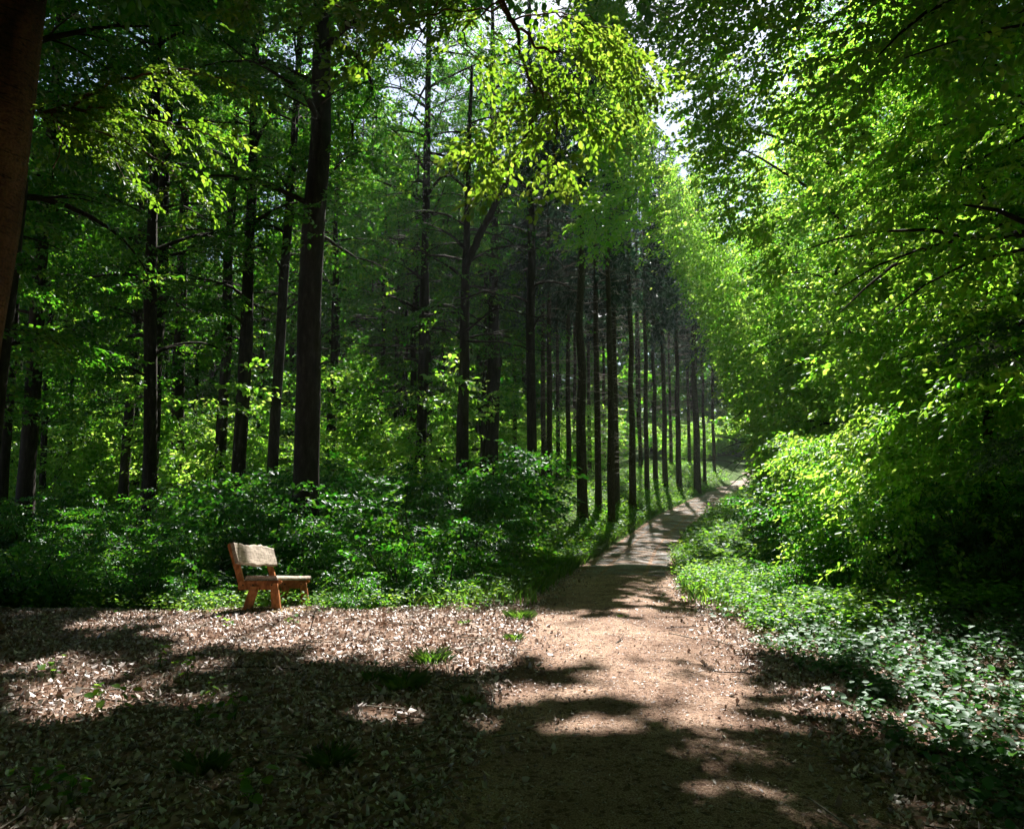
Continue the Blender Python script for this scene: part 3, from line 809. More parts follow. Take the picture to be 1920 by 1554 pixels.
for k, (ex, ey, lab) in enumerate(edge):
    rng = np.random.default_rng(400 + k)
    T = BUSH if ey < 13.5 else (MID if ey < 33 else FAR)
    per = 26 if ey < 13.5 else (16 if ey < 33 else 22)
    base = (ex, ey, hz(ex, ey))
    tb, L = beech_geo(410 + k, H=13 + .03 * ey, r0=.12, first=1.5 + (.5 if ey < 14 else 0), nlimb=26 if k else 18, reach=3.0 + .03 * ey, temps=T, per=per,
                      sscale=.9 if T is BUSH else 1.1, az_range=(math.pi * .5, math.pi * 1.75), lean=(-.03, -.02), el=(.1, .75), droop=1.1, shape=1, twist=.3, pitch0=.22)
    cw = L.mean(1) + np.array(base)
    # the boughs stay clear of the road space and of the view's near foreground
    d = cw[:, 0] - path_x(cw[:, 1])
    clear = (d > edge_d(cw[:, 1], cw[:, 2])) & (cw[:, 1] > 4.2)
    clear &= (cw[:, 2] > np.where(cw[:, 1] < 12, 1.1 + .25 * noise2(cw[:, 0], cw[:, 1]) , .35))
    L = L[clear]
    ex_ = [q - np.array(base) for q in CUR[k]]
    if k == 3:
        n_ = 330; u_ = rng.uniform(.75, 3.1, n_); v_ = rng.uniform(9.5, 13.0, n_); z_ = rng.uniform(7.5, 13.5, n_)
        ps_ = np.stack([u_ + z_ * SXZ, v_ + z_ * SYZ, z_], -1) - np.array(base)
        ex_ += [place_sprays(MID, rng, ps_, rng.uniform(1.5, 4.8, n_), rng.normal(.2, .2, n_), rng.normal(0, .2, n_), 1.1 * rng.uniform(.7, 1.2, n_))]
        for q_ in range(7):
            branch(tb, [(0, 0, 5.5 + .8 * q_), (-1.8, -1.5 + .4 * q_, 7.5 + .6 * q_), (-4.6, -2.5 + .9 * q_, 8.5 + .6 * q_)], .06, .012, q_)
    quads = []
    for q in [L[carve(L.mean(1) + np.array(base))]] + ex_:
        if q.shape[1] == 4: q = np.stack([q[:, 0], (q[:, 0] * .4 + q[:, 1] * .6), (q[:, 1] * .55 + q[:, 2] * .45), q[:, 2], (q[:, 3] * .55 + q[:, 2] * .45), (q[:, 0] * .4 + q[:, 3] * .6)], 1)
        c_ = q.mean(1) + np.array(base); u_ = c_[:, 0] - c_[:, 2] * SXZ; v_ = c_[:, 1] - c_[:, 2] * SYZ
        k_ = (v_ > 9.2) | carve(c_)
        nn_ = noise2(u_ * 2.1, v_ * 1.9, .4)
        k_ &= ~((((u_ - 3.8) / 1.5) ** 2 + ((v_ - 11) / 2.9) ** 2 + .25 * nn_ < 1) & (c_[:, 2] > 2.3))
        k_ &= ~((v_ > 8) & (u_ - path_x(v_) < 2.9) & (u_ - path_x(v_) > 0) & (nn_ > .12) & (c_[:, 2] > 3))
        k_ &= ~((c_[:, 2] < 3.6) & (c_[:, 0] - path_x(c_[:, 1]) < 2.2 + 1.0 * (c_[:, 1] > 18)))
        quads.append(q[k_])
    L = np.concatenate(quads)
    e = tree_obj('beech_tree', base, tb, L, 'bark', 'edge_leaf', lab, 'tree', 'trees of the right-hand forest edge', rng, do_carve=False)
    if k == 0:
        low = Tubes(); LL = []
        for m_, en in enumerate([[(2080, 560, 5.2), (1960, 590, 4.9), (1900, 608, 4.7), (1855, 625, 4.6), (1812, 650, 4.6)], [(2080, 580, 5.0), (1960, 640, 4.6), (1910, 655, 4.5), (1890, 668, 4.5)],
                                [(2100, 780, 5.2), (1980, 800, 4.8), (1920, 818, 4.6), (1858, 835, 4.6)], [(2100, 800, 5), (1980, 830, 4.6), (1920, 845, 4.6), (1880, 862, 4.6)]]):
            C = branch(low, [np.array([5.05, 5.6, 3.0])] + [at(*q) for q in en], .02, .003, 500 + m_)
            C = C[10:]
            LL.append(dress(rng, C, 12, TWIG, .55, pitch=.1, s0=.2, spread=.7, ps=.12, jit=.02))
        bb = np.array(base)
        lb = link('low_branch', rebase(low, bb).mesh('low_branch', M['bark']), e)
        link('foliage', leaves_mesh('foliage', np.concatenate(LL) - bb, M['glossy_herb'], rng), lb)

# --- tall beeches on the left, one template of each kind copied
def make_beech(seed, temps, H, first, nl, reach, per, label, sscale=.95, r0=.22, leafm='beech_leaf', lean=(0, 0), name='beech_tree', el=(.15, .7), shape=0):
    rng = np.random.default_rng(seed)
    tb, L = beech_geo(seed, H=H, r0=r0, first=first, nlimb=nl, reach=reach, temps=temps, per=per, sscale=sscale, lean=lean, twist=.16, shape=shape, el=el, flare=.7)
    return tree_obj(name, (0, 0, 0), tb, L, 'bark', leafm, label, 'tree', None, rng, do_carve=False)
GL = 'tall dark-trunked beeches on the left'
protoA = make_beech(601, MID, 25, 5.0, 40, 4.4, 17, 'a')
protoB = make_beech(602, MID, 25, 6.0, 36, 4.8, 18, 'b')
protoC = make_beech(603, FAR, 17, 3.2, 30, 3.4, 20, 'c')
protoD = make_beech(604, FAR, 16, 2.0, 30, 3.0, 20, 'd', r0=.14)
used = set()
def put(proto, px, D, r, label, group, r_proto=.22, rz=None, lean=0.0, sz=None):
    base = gpos(px, D)
    s = r / r_proto
    sxy = max(.8, min(1.5, s)) if s > .8 else s ** .6
    sc_ = (s, s, s if sz is None else sz)
    k = r / r_proto
    # trunks get their own girth: copy the trunk with its own scale, the crown stays at full size
    r_ = proto if id(proto) not in used else copy_tree(proto, base, 0, label, group)
    used.add(id(proto))
    r_.location = base; r_['label'] = label; r_['group'] = group
    r_.rotation_euler = (0, lean, 0)
    rz = rz if rz is not None else (px * 37 % 628) / 100
    r_.rotation_euler = Matrix.Rotation(lean, 3, 'Y').to_euler()
    for ch in r_.children:
        ch.rotation_euler = (0, 0, rz)
        if ch.name.startswith('trunk'): ch.scale = (k, k, 1)
    PLACED.append(r_)
    return r_
left = [(52, 20, .22, 'A', 'thick black tree trunk second from the left edge, rising from the undergrowth', .01),
        (282, 24, .26, 'B', 'stout dark tree trunk in the left third, widest in its group', .02),
        (336, 27, .24, 'A', 'dark trunk with a bump halfway, just right of the stout trunk in the left third', .0),
        (412, 25, .21, 'B', 'left one of the close pair of dark trunks above the bench', .01),
        (447, 22, .21, 'A', 'right one of the close pair of dark trunks above the bench', .005),
        (509, 22, .17, 'B', 'slightly right-leaning dark trunk between the close pair and the thickest trunk', .03),
        (574, 15, .285, 'B', 'thickest straight brown-black trunk standing behind the bench bushes', .012),
        (921, 31, .29, 'A', 'wide dark trunk half hidden by leaves, right of the forked tree', -.005),
        (998, 27, .20, 'B', 'straight dark trunk midway between the forked tree and the spruces', -.005)]
for px, D, r, k, lab, ln in left:
    put(protoA if k == 'A' else protoB, px, D, r, lab, GL, lean=ln)
# forked tree
b = gpos(867, 22)
rng = np.random.default_rng(620)
tb, L = beech_geo(620, H=14.5, r0=.21, first=5.5, nlimb=24, reach=3.8, temps=MID, per=17, sscale=.95, twist=.1, flare=.7, shape=0)
fp = np.array(b)
C = branch(tb, [at(873, 500, 22) - Vector(b), at(895, 450, 22) - Vector(b), at(925, 390, 21.8) - Vector(b), at(950, 345, 21.6) - Vector(b), at(1000, 220, 21.3) - Vector(b), at(1020, 130, 21) - Vector(b)], .13, .06, 5, 8)
L = np.concatenate([L, dress(rng, C, 90, MID, 1.0, s0=.3, jit=.6)])
C = branch(tb, [at(868, 430, 22) - Vector(b), at(882, 330, 22) - Vector(b), at(884, 180, 22) - Vector(b), at(888, 60, 22) - Vector(b)], .12, .06, 6, 8)
# low sunlit boughs on its right
for en in ([(875, 620, 20), (930, 575, 19), (990, 590, 18.2), (1060, 605, 17.8)], [(875, 640, 20), (940, 640, 19), (1000, 655, 18.2), (1050, 660, 18)], [(870, 560, 20), (910, 545, 19), (960, 560, 18.4)]):
    C = branch(tb, [at(*q) - Vector(b) for q in en], .035, .006, 7)
    L = np.concatenate([L, dress(rng, C, 16, MID, .75, s0=.25, jit=.12)])
tree_obj('beech_tree', b, tb, L, 'bark', 'beech_leaf', 'forked black tree in the middle with a limb branching right', 'tree', GL, rng, do_carve=True)

ordn = ['first', 'second', 'third', 'fourth', 'fifth', 'sixth', 'seventh', 'eighth', 'ninth', 'tenth', 'eleventh', 'twelfth', 'thirteenth', 'fourteenth', 'fifteenth', 'sixteenth',
        'seventeenth', 'eighteenth', 'nineteenth', 'twentieth', 'twenty-first', 'twenty-second', 'twenty-third', 'twenty-fourth', 'twenty-fifth', 'twenty-sixth', 'twenty-seventh', 'twenty-eighth', 'twenty-ninth', 'thirtieth', 'thirty-first', 'thirty-second', 'thirty-third', 'thirty-fourth', 'thirty-fifth', 'thirty-sixth', 'thirty-seventh', 'thirty-eighth', 'thirty-ninth', 'fortieth']
slim = [(18, 30, .13), (84, 28, .10), (112, 38, .15), (132, 34, .10), (182, 42, .12), (215, 46, .10), (238, 32, .13), (257, 31, .115), (305, 38, .13), (322, 36, .10), (378, 44, .12), (490, 34, .14),
        (617, 28, .17), (650, 44, .12), (693, 40, .10), (745, 36, .13), (772, 30, .13), (830, 34, .13), (905, 34, .13), (155, 50, .13), (278, 48, .12), (350, 52, .13), (455, 50, .12), (530, 40, .12), (545, 55, .13), (585, 46, .14), (632, 36, .11), (672, 52, .14), (712, 32, .11), (790, 52, .13), (60, 48, .12), (35, 40, .13), (142, 44, .12), (170, 36, .10), (200, 52, .13), (268, 42, .11), (362, 36, .11), (395, 50, .12)]
slim.sort()
for k, (px, D, r) in enumerate(slim):
    lab = '%s slim dark trunk from the left in the wood behind the big beeches' % ordn[k]
    put(protoC if k % 2 else protoD, px, D, r * 1.2, lab, 'slim trees between the big beeches', r_proto=.22 if k % 2 else .14, lean=((k * 7) % 5 - 2) * .006)

# --- spruces beside the path
def make_spruce(seed, first, dead, nbr):
    tb, dd, L = spruce_geo(seed, first=first, dead=dead, nbr=nbr)
    rng = np.random.default_rng(seed)
    e = empty('spruce_tree', (0, 0, 0)); tag(e, 's', 'tree')
    V = np.concatenate(tb.V + dd.V); l1 = np.concatenate(tb.L); l2 = np.concatenate(dd.L) + tb.n
    mi = np.concatenate([np.zeros(len(l1) // 4), np.ones(len(l2) // 4)])
    link('trunk', np_mesh('trunk', V, 4, np.concatenate([l1, l2]), M['spruce_bark'], smooth=True, mats=M['dead_wood'], midx=mi), e)
    cr = link('crown', leaves_mesh('crown', L, M['spruce_needle'], rng), e); STORE[cr.data.name] = (L, M['spruce_needle'])
    return e
SA = make_spruce(701, 10.5, 130, 70); SB = make_spruce(702, 9, 150, 80); SC = make_spruce(703, 12, 120, 60)
spr = [(1091, 26, .21), (1121, 29, .15), (1145, 27.5, .155), (1155, 31, .15), (1185, 32, .16), (1212, 38, .14), (1228, 42, .15), (1246, 43, .17), (1272, 45, .18), (1306, 46, .25), (1320, 52, .13),
       (1030, 31, .14), (1019, 36, .14), (1046, 40, .13), (1066, 36, .14), (1078, 46, .14), (965, 42, .14), (980, 50, .13), (1105, 46, .14), (1133, 50, .14), (1200, 50, .13), (1258, 56, .14), (1292, 58, .14),
       (1338, 60, .15), (810, 46, .14), (860, 44, .14), (940, 52, .14), (725, 50, .14)]
spr.sort()
for k, (px, D, r) in enumerate(spr):
    if px > 1080 and D < 47:
        lab = 'bare spruce trunk beside the path, %s from left in the front row' % ordn[sorted([q for q in spr if q[0] > 1080 and q[1] < 47]).index((px, D, r))]
    else:
        lab = 'thinner spruce trunk standing back in the plantation, %s from the left there' % ordn[sorted([q for q in spr if not (q[0] > 1080 and q[1] < 47)]).index((px, D, r))]
    put((SA, SB, SC)[k % 3], px, D, r, lab, 'spruce trees left of the path', r_proto=.18, lean=0)

# --- woods behind and around
protoE = make_beech(640, VFAR, 25, 2.0, 36, 4.2, 20, 'e', r0=.18, sscale=1.3)
protoF = make_beech(641, VFAR, 27, 4.0, 34, 4.4, 20, 'f', r0=.2, sscale=1.3)
protoG = make_beech(642, MID, 25, 3.5, 42, 4.6, 16, 'g', r0=.2)
rng = np.random.default_rng(77)
far = []
for t in range(900):
    if len(far) >= 120: break
    Y_ = rng.uniform(42, 112); X_ = rng.uniform(-.85 * Y_ - 2, .85 * Y_ + 4)
    d = X_ - float(path_x(Y_))
    if abs(d) < 4.5 or (d > 0 and Y_ < 50 and d < 8): continue
    if Y_ > 75 and -2.5 < X_ - .29 * Y_ < 3 and rng.uniform() < .5: continue
    if all((X_ - a) ** 2 + (Y_ - b_) ** 2 > 7 for a, b_ in far): far.append((X_, Y_))
far += [(22, 88), (30, 100), (36, 96), (33, 108), (40, 104), (26, 98), (38, 111), (45, 101), (29, 93), (34, 102), (-5.8, 47), (-3.4, 43.5), (-8.2, 51), (-6.3, 55), (-10, 46)]
for k, (X_, Y_) in enumerate(far):
    side = 'left' if X_ < path_x(Y_) else 'right'
    pr = protoE if k % 2 else protoF
    r_ = pr if id(pr) not in used else copy_tree(pr, (0, 0, 0), 0, '', '')
    used.add(id(pr))
    s = rng.uniform(.8, 1.2)
    r_.location = (X_, Y_, hz(X_, Y_) - .1); r_.rotation_euler = (0, 0, rng.uniform(0, 6.28)); r_.scale = (s, s, s)
    if Y_ < 64: PLACED.append(r_)
    r_['label'] = 'leafy tree of the far wood %s' % ('seen between the trunks left of the path' if side == 'left' else 'behind the leafy wall right of the path')
    r_['group'] = 'trees of the far wood %s of the path' % side
# darker rows behind the right edge and on the left beyond the first trees
mids = [(10.5, 11, 'R'), (11.5, 15, 'R'), (12.2, 19, 'R'), (13.5, 24, 'R'), (15.5, 29, 'R'), (9.8, 7, 'R'), (14, 9, 'R'), (15, 14, 'R'), (16.5, 20, 'R'), (19, 26, 'R'), (19, 34, 'R'), (23, 40, 'R'), (24, 31, 'R'), (20, 17, 'R'),
        (-9.5, 13, 'L'), (-13, 17, 'L'), (-10.5, 21, 'L'), (-7.4, 27, 'L'), (-14.5, 27, 'L'), (-19, 23, 'L'), (-3.6, 31, 'L'), (-10.5, 34, 'L'), (-17, 34, 'L'), (-24, 30, 'L'), (-1.0, 37, 'L'), (-6, 39, 'L'), (-23, 40, 'L'), (-13.5, 41, 'L'), (-3.3, 26, 'L'), (-5.4, 36.5, 'L'), (-8.6, 44, 'L'), (-14.8, 21, 'L')]
ring = [(math.sin(R(a)) * r_ , math.cos(R(a)) * r_ + 2) for a, r_ in [(75, 11), (88, 16), (97, 10), (108, 14), (118, 10), (128, 16), (138, 11), (148, 15), (158, 10), (168, 14), (178, 11), (188, 15), (198, 10), (208, 14), (218, 11), (228, 15), (238, 10), (248, 14), (258, 11), (268, 15), (278, 11), (288, 15), (300, 13),
        (92, 20), (113, 20), (134, 21), (155, 20), (176, 21), (197, 20), (219, 21), (240, 20), (262, 21), (283, 20), (68, 15)]]
for k, (X_, Y_) in enumerate(ring):  # unseen ring of trees, added to shut out low light from the sky
    copy_tree(protoE if k % 2 else protoF, (X_, Y_, hz(X_, Y_) - 1.2), k * 1.3, 'unseen beech added around the clearing to block sky light', 'unseen trees added to block sky light', (.7, .7, .7))
for k, (X_, Y_, s_) in enumerate(mids):
    pr = protoG if k % 2 == 0 else protoC
    r_ = pr if id(pr) not in used else copy_tree(pr, (0, 0, 0), 0, '', '')
    used.add(id(pr))
    r_.location = (X_, Y_, hz(X_, Y_)); r_.rotation_euler = (0, 0, k * 1.7); PLACED.append(r_)
    if s_ == 'R':
        r_['label'] = '%s tree of the dark second row on the right, counting away from the camera' % ordn[sorted([q[1] for q in mids if q[2] == 'R']).index(Y_)]; r_['group'] = 'second row of trees on the right'
    else:
        r_['label'] = '%s leafy middle-distance tree from the left among the shaded trunks' % ordn[sorted([(q[0] / q[1], q[1]) for q in mids if q[2] == 'L']).index((X_ / Y_, Y_))]; r_['group'] = 'leafy middle-distance trees on the left'
for r_ in PLACED: open_up(r_)
# unseen trees added behind the camera to keep sky light off the clearing
for k, (X_, Y_) in enumerate([(-8, -2), (-4, -6), (1, -8), (7, -5), (9, 1), (-10, 3), (-13, 8), (-7, -11), (4, -13), (12, -9), (-15, -4), (14, 4)]):
    r_ = copy_tree(protoG if k % 2 else protoA, (X_, Y_, hz(X_, Y_)), k * 2.1, 'unseen beech added around the clearing to block sky light', 'unseen trees added to block sky light', (1, 1, 1))
    for ch in r_.children: ch.scale = (1, 1, 1)

rng = np.random.default_rng(91)
n_ = 5200; a_ = rng.uniform(-.95, .95, n_); r_ = rng.uniform(112, 128, n_)
x_ = np.sin(a_) * r_; y_ = np.cos(a_) * r_; z_ = height(x_, y_) + rng.uniform(0, 1, n_) ** 1.2 * (26 + 5 * noise2(x_ * .08, y_ * .08))
L = place_sprays(VFAR, rng, np.stack([x_, y_, z_], -1), rng.uniform(0, 6.28, n_), rng.normal(.2, .3, n_), rng.normal(0, .4, n_), 3.4 * rng.uniform(.7, 1.3, n_))
tag(link('distant_wood', leaves_mesh('distant_wood', L, M['beech_leaf'], rng)), 'far-off green wood closing the view behind all the trunks', 'wood', kind='stuff')
# ------------------------------------------------------------------ bushes behind the bench
def shrub_geo(seed, H=2.2, Rr=1.1, n=60, temps=NEAR, sc_=.6):
    rng = np.random.default_rng(seed); tb = Tubes(); pos, yaw = [], []
    for k in range(7):
        az = k * 6.283 / 7 + rng.uniform(-.4, .4); L_ = H * rng.uniform(.7, 1.05)
        P = limb_path(rng, (rng.normal(0, .06), rng.normal(0, .06), -.05), az, rng.uniform(.95, 1.45), L_, rng.uniform(.2, .7), 8, .08)
        tb.add(P, np.linspace(.014, .004, 8), 5, k)
        m = n // 7
        s = rng.uniform(.12, 1, m) * 6.99; k0 = s.astype(int); fr = (s - k0)[:, None]
        pos.append(P[k0] * (1 - fr) + P[k0 + 1] * fr); yaw.append(np.full(m, az) + rng.normal(0, 1.1, m))
    pos = np.concatenate(pos); yaw = np.concatenate(yaw); q = len(pos)
    pos[:, 2] = np.maximum(pos[:, 2], .12)
    L = place_sprays(temps, rng, pos, yaw, rng.normal(-.02, .25, q), rng.normal(0, .3, q), sc_ * Rr * rng.uniform(.7, 1.2, q))
    return tb, L
shr = []
for k, (H, Rr, n, T, s_) in enumerate([(.95, 1.0, 70, BUSH, .68), (1.5, 1.1, 91, BUSH, .75), (2.5, 1.2, 119, BUSH, .85), (2.6, 1.25, 98, MID, .85)]):
    tb, L = shrub_geo(800 + k, H, Rr, n, T, s_)
    e = empty('bush', (0, 0, 0)); tag(e, 'b', 'bush')
    link('stems', tb.mesh('stems', M['bark']), e)
    link('foliage', leaves_mesh('foliage', L, M['shrub_leaf'], np.random.default_rng(k)), e)
    shr.append(e)
rng = np.random.default_rng(900)
rows = [(10.3, 0, -60, 870, 12, 'front row at the edge of the clearing'), (12.0, 1, -60, 900, 12, 'second row behind the clearing'), (14.2, 2, 400, 960, 7, 'third, taller row behind the bench'),
        (14.0, 0, -60, 350, 7, 'low third row at the left below the dark trunks'), (16.8, 3, 420, 960, 7, 'tall fourth row behind the bench'), (17, 1, -40, 370, 7, 'fourth row at the left, among the dark trunks'),
        (20.5, 3, 640, 985, 5, 'rearmost tall row left of the spruces'), (21, 1, 60, 560, 7, 'rearmost low row among the dark trunks'), (24.5, 1, 720, 1005, 5, 'small row at the foot of the spruces')]
for (D, ty, x0, x1, cnt, lab) in rows:
    for k in range(cnt):
        px = x0 + (x1 - x0) * (k + rng.uniform(-.25, .25) + .5) / cnt
        DD = D + rng.uniform(-.6, .6)
        if 420 < px < 620 and DD < 12.6: DD = max(DD, 12.8)
        pr = shr[ty]
        r_ = pr if id(pr) not in used else copy_tree(pr, (0, 0, 0), 0, '', '')
        used.add(id(pr))
        s = rng.uniform(.62, 1.2)
        if D == 14.2: s *= .8 + .3 * math.sin((px - 380) / 680 * 3.14)
        r_.location = gpos(px, DD); r_.rotation_euler = (0, 0, rng.uniform(0, 6.28)); r_.scale = (s, s, s)
        r_['label'] = '%s bush from the left, %s' % (ordn[k], lab)
        r_['group'] = 'bushes on the left behind the clearing'
# young beeches filling the wood, both sides
tb, L = shrub_geo(880, 4.6, 1.9, 190, MID, .62)
e = empty('young_tree', (0, 0, 0)); tag(e, 'y', 'young tree')
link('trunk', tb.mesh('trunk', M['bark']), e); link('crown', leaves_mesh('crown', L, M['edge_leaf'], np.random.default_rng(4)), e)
shr.append(e)
rng = np.random.default_rng(33)
yl = []
for t in range(3000):
    if len(yl) >= 88: break
    Y_ = rng.uniform(24, 62); X_ = rng.uniform(-.78 * Y_, .8 * Y_); d = X_ - float(path_x(Y_))
    if -7.5 < d < 6: continue
    if d > 0 and Y_ < 30: continue
    if all((X_ - a) ** 2 + (Y_ - b_) ** 2 > 5 for a, b_ in yl): yl.append((X_, Y_))
yl += [(9.3, 12.5), (9.6, 17), (10.6, 21), (8.8, 9.5), (12.2, 13), (12.6, 26), (14.2, 31), (17.5, 37), (21.5, 43), (14, 17), (16, 23), (14.5, 63), (17.2, 67), (19.6, 72), (21.5, 77), (23.5, 83), (27, 90), (31, 94), (33, 84), (18.5, 62.0 + 14), (25.5, 88)]
for k, (X_, Y_) in enumerate(yl):
    r_ = e if k == 0 else copy_tree(e, (0, 0, 0), 0, '', '')
    s = rng.uniform(.7, 1.3)
    r_.location = (X_, Y_, hz(X_, Y_)); r_.rotation_euler = (0, 0, rng.uniform(0, 6.28)); r_.scale = (s, s, s)
    sd = 'left' if X_ < path_x(Y_) else 'right'
    r_['label'] = 'young leafy tree growing low among the trunks on the %s' % sd; r_['group'] = 'young trees in the wood on the %s' % sd
# low bushes at the right verge
rb = [(1560, 10.8, 2), (1680, 10.4, 2), (1800, 10.2, 2), (1910, 10, 2), (1500, 14, 2), (1600, 14, 2), (1700, 14, 2), (1800, 14.5, 2), (1480, 9.8, 0), (1620, 9.5, 0), (1760, 9.2, 0), (1880, 9.0, 0), (1500, 12.3, 0), (1580, 12.5, 1), (1680, 12.0, 0), (1800, 12.0, 1), (1500, 15.5, 1), (1540, 16.5, 1), (1460, 20, 1), (1480, 23, 1), (1460, 27, 1), (1450, 32, 1), (1475, 38, 1)]
for k, (px, D, ty) in enumerate(rb):
    r_ = copy_tree(shr[ty], gpos(px, D), k * 1.3, '%s low bush on the right verge of the path, counting away from the camera' % ordn[k], 'low bushes on the right verge', (.75, .75, .75))

# ------------------------------------------------------------------ herbs, grass, ferns
def herb_template(seed, nl=10, h=.22, leaf=.05, six=True):
    rng = np.random.default_rng(seed)
    base = leaf6(.8) if six else leaf4(.8)
    m = rots(rng, nl, rng.uniform(0, 6.28, nl), rng.normal(.1, .3, nl), rng.normal(0, .25, nl))
    V = np.einsum('nij,kj->nki', m, base) * (leaf * rng.uniform(.6, 1.2, nl))[:, None, None]
    r = rng.uniform(0, .11, nl); a = rng.uniform(0, 6.28, nl)
    return V + np.stack([r * np.cos(a), r * np.sin(a), h * rng.uniform(.15, 1, nl)], -1)[:, None]
HERB = [herb_template(k, 12) for k in range(4)]
FLAT = [herb_template(20 + k, 9, .13, .058) for k in range(4)]
BIGH = [herb_template(40 + k, 9, .30, .10, False) for k in range(4)]
def herbs(name, label, cat, temps, x, y, rng, s0, mat):
    n = len(x); pos = np.stack([x, y, height(x, y) - .01], -1)
    L = place_sprays(temps, rng, pos, rng.uniform(0, 6.28, n), rng.normal(0, .08, n), rng.normal(0, .08, n), s0 * rng.uniform(.6, 1.3, n))
    o = link(name, leaves_mesh(name, L, mat, rng)); tag(o, label, cat, kind='stuff')
rng = np.random.default_rng(950)
def dl(x, y): return x - path_x(y)
x, y = scatter(4500, -9, 4, 9.0, 18, rng, lambda x, y: (dl(x, y) < -PW(y) - .1 - .12 * noise2(x, y)) * np.where(y < 9.9 + .35 * noise2(x * 1.5, y) + .10 * np.abs(x + 2), .30 * (y > 9.1 + .3 * noise2(x * 2.1, y + 1)), 1.0))
herbs('ground_cover', 'low leafy herbs carpeting the ground left of the path under the bushes', 'herbs', HERB, x, y, rng, 1.0, M['herb_leaf'])
x1, y1 = scatter(9000, -4, 26, 16, 62, rng, lambda x, y: (np.abs(dl(x, y)) > PW(y) + .1) * (np.abs(dl(x, y)) < 5.5))
x, y = scatter(7000, -30, 36, 18, 64, rng, lambda x, y: (np.abs(dl(x, y)) > 5.5) * 1.0)
x = np.concatenate([x1, x]); y = np.concatenate([y1, y])
herbs('ground_cover', 'bright green herbs along the distant banks of the path among the spruce trunks', 'herbs', BIGH, x, y, rng, 1.2, M['herb_leaf'])
x, y = scatter(4200, 1.5, 9, 7.6, 20, rng, lambda x, y: (dl(x, y) > PW(y) + .22 + .15 * noise2(2 * x, 2 * y) - .02 * (y - 8)) * np.exp(-np.maximum(dl(x, y) - 4, 0)))
herbs('ground_cover', 'sunlit green herbs on the right verge below the leafy wall', 'herbs', HERB, x, y, rng, 1.05, M['herb_leaf'])
x, y = scatter(2700, 1.6, 6.5, 2.4, 8.6, rng, lambda x, y: (dl(x, y) > PW(y) + .22 + .22 * noise2(1.3 * x, 1.1 * y) + .6 * (y < 3.5)) * np.clip((dl(x, y) - 1) * 1.3, .05, 1))
herbs('ground_plants', 'round greyish-green leaves of low ground plants at the right, shining in the light', 'plants', FLAT, x, y, rng, 1.0, M['glossy_herb'])
def blades(name, label, x, y, rng, h, w, mat):
    n = len(x); a = rng.uniform(0, 6.28, n); hh = h * rng.uniform(.5, 1.2, n); ln = rng.uniform(.1, .7, n) * hh
    z = height(x, y) - .01; wx, wy = -np.sin(a) * w, np.cos(a) * w; cx, cy = np.cos(a), np.sin(a)
    V = np.empty((n, 5, 3))
    for i_, (t, ww) in enumerate(((0, 1), (0, -1))):
        V[:, i_] = np.stack([x + wx * ww, y + wy * ww, z], -1)
    V[:, 2] = np.stack([x + cx * ln * .3 - wx * .8, y + cy * ln * .3 - wy * .8, z + hh * .6], -1)
    V[:, 3] = np.stack([x + cx * ln, y + cy * ln, z + hh * .95], -1)
    V[:, 4] = np.stack([x + cx * ln * .3 + wx * .8, y + cy * ln * .3 + wy * .8, z + hh * .6], -1)
    loops = (np.arange(n)[:, None] * 5 + np.array([0, 1, 2, 3, 4])[None]).ravel()
    return np_mesh(name, V.reshape(-1, 3), 5, loops, mat, np.clip(rng.normal(.5, .25, n), 0, 1))
x, y = scatter(26000, -3, 12, 9.5, 40, rng, lambda x, y: (np.abs(dl(x, y)) > PW(y) + .02 + .08 * noise2(2 * x, 2 * y)) * (np.abs(dl(x, y)) < PW(y) + 1.6) * np.where((dl(x, y) > 0) & (y < 8), .2, 1) * np.clip(1.3 - y / 40, 0.2, 1))
x2, y2 = scatter(16000, -2, 9, 10.5, 34, rng, lambda x, y: (dl(x, y) < -PW(y) - .02) * (dl(x, y) > -PW(y) - 1.3 - .3 * noise2(x, y)))
x = np.concatenate([x, x2]); y = np.concatenate([y, y2])
tag(link('grass', blades('grass', '', x, y, rng, .22, .006, M['grass_blade'])), 'soft green grass fringing both sides of the path', 'grass', kind='stuff')

def tuft(n, h, rad, seed):
    rng = np.random.default_rng(seed)
    x = rng.normal(0, rad, n); y = rng.normal(0, rad, n)
    a = np.arctan2(y, x) + rng.normal(0, .5, n); hh = h * rng.uniform(.5, 1.1, n); ln = hh * rng.uniform(.3, 1.3, n); w = .0016
    wx, wy = -np.sin(a) * w, np.cos(a) * w; cx, cy = np.cos(a), np.sin(a); z = np.zeros(n) - .01
    V = np.stack([np.stack([x + wx, y + wy, z], -1), np.stack([x - wx, y - wy, z], -1), np.stack([x + cx * ln * .3 - wx, y + cy * ln * .3 - wy, hh * .6], -1),
                  np.stack([x + cx * ln, y + cy * ln, hh * .95], -1), np.stack([x + cx * ln * .3 + wx, y + cy * ln * .3 + wy, hh * .6], -1)], 1)
    return np_mesh('blades', V.reshape(-1, 3), 5, np.arange(n * 5), M['grass_blade'], np.clip(rng.normal(.5, .25, n), 0, 1))
TM = [tuft(110, .10, .045, 1), tuft(190, .15, .09, 2), tuft(70, .07, .035, 3)]
def gz(px, py):
    """point on the ground seen at photo pixel"""
    lo, hi = 1.5, 80.0
    prev = lo
    for D in np.arange(1.5, 80, .1):
        p = at(px, py, D)
        if p.z < hz(p.x, D): return (p.x, D, hz(p.x, D))
    return (0, 10, 0)
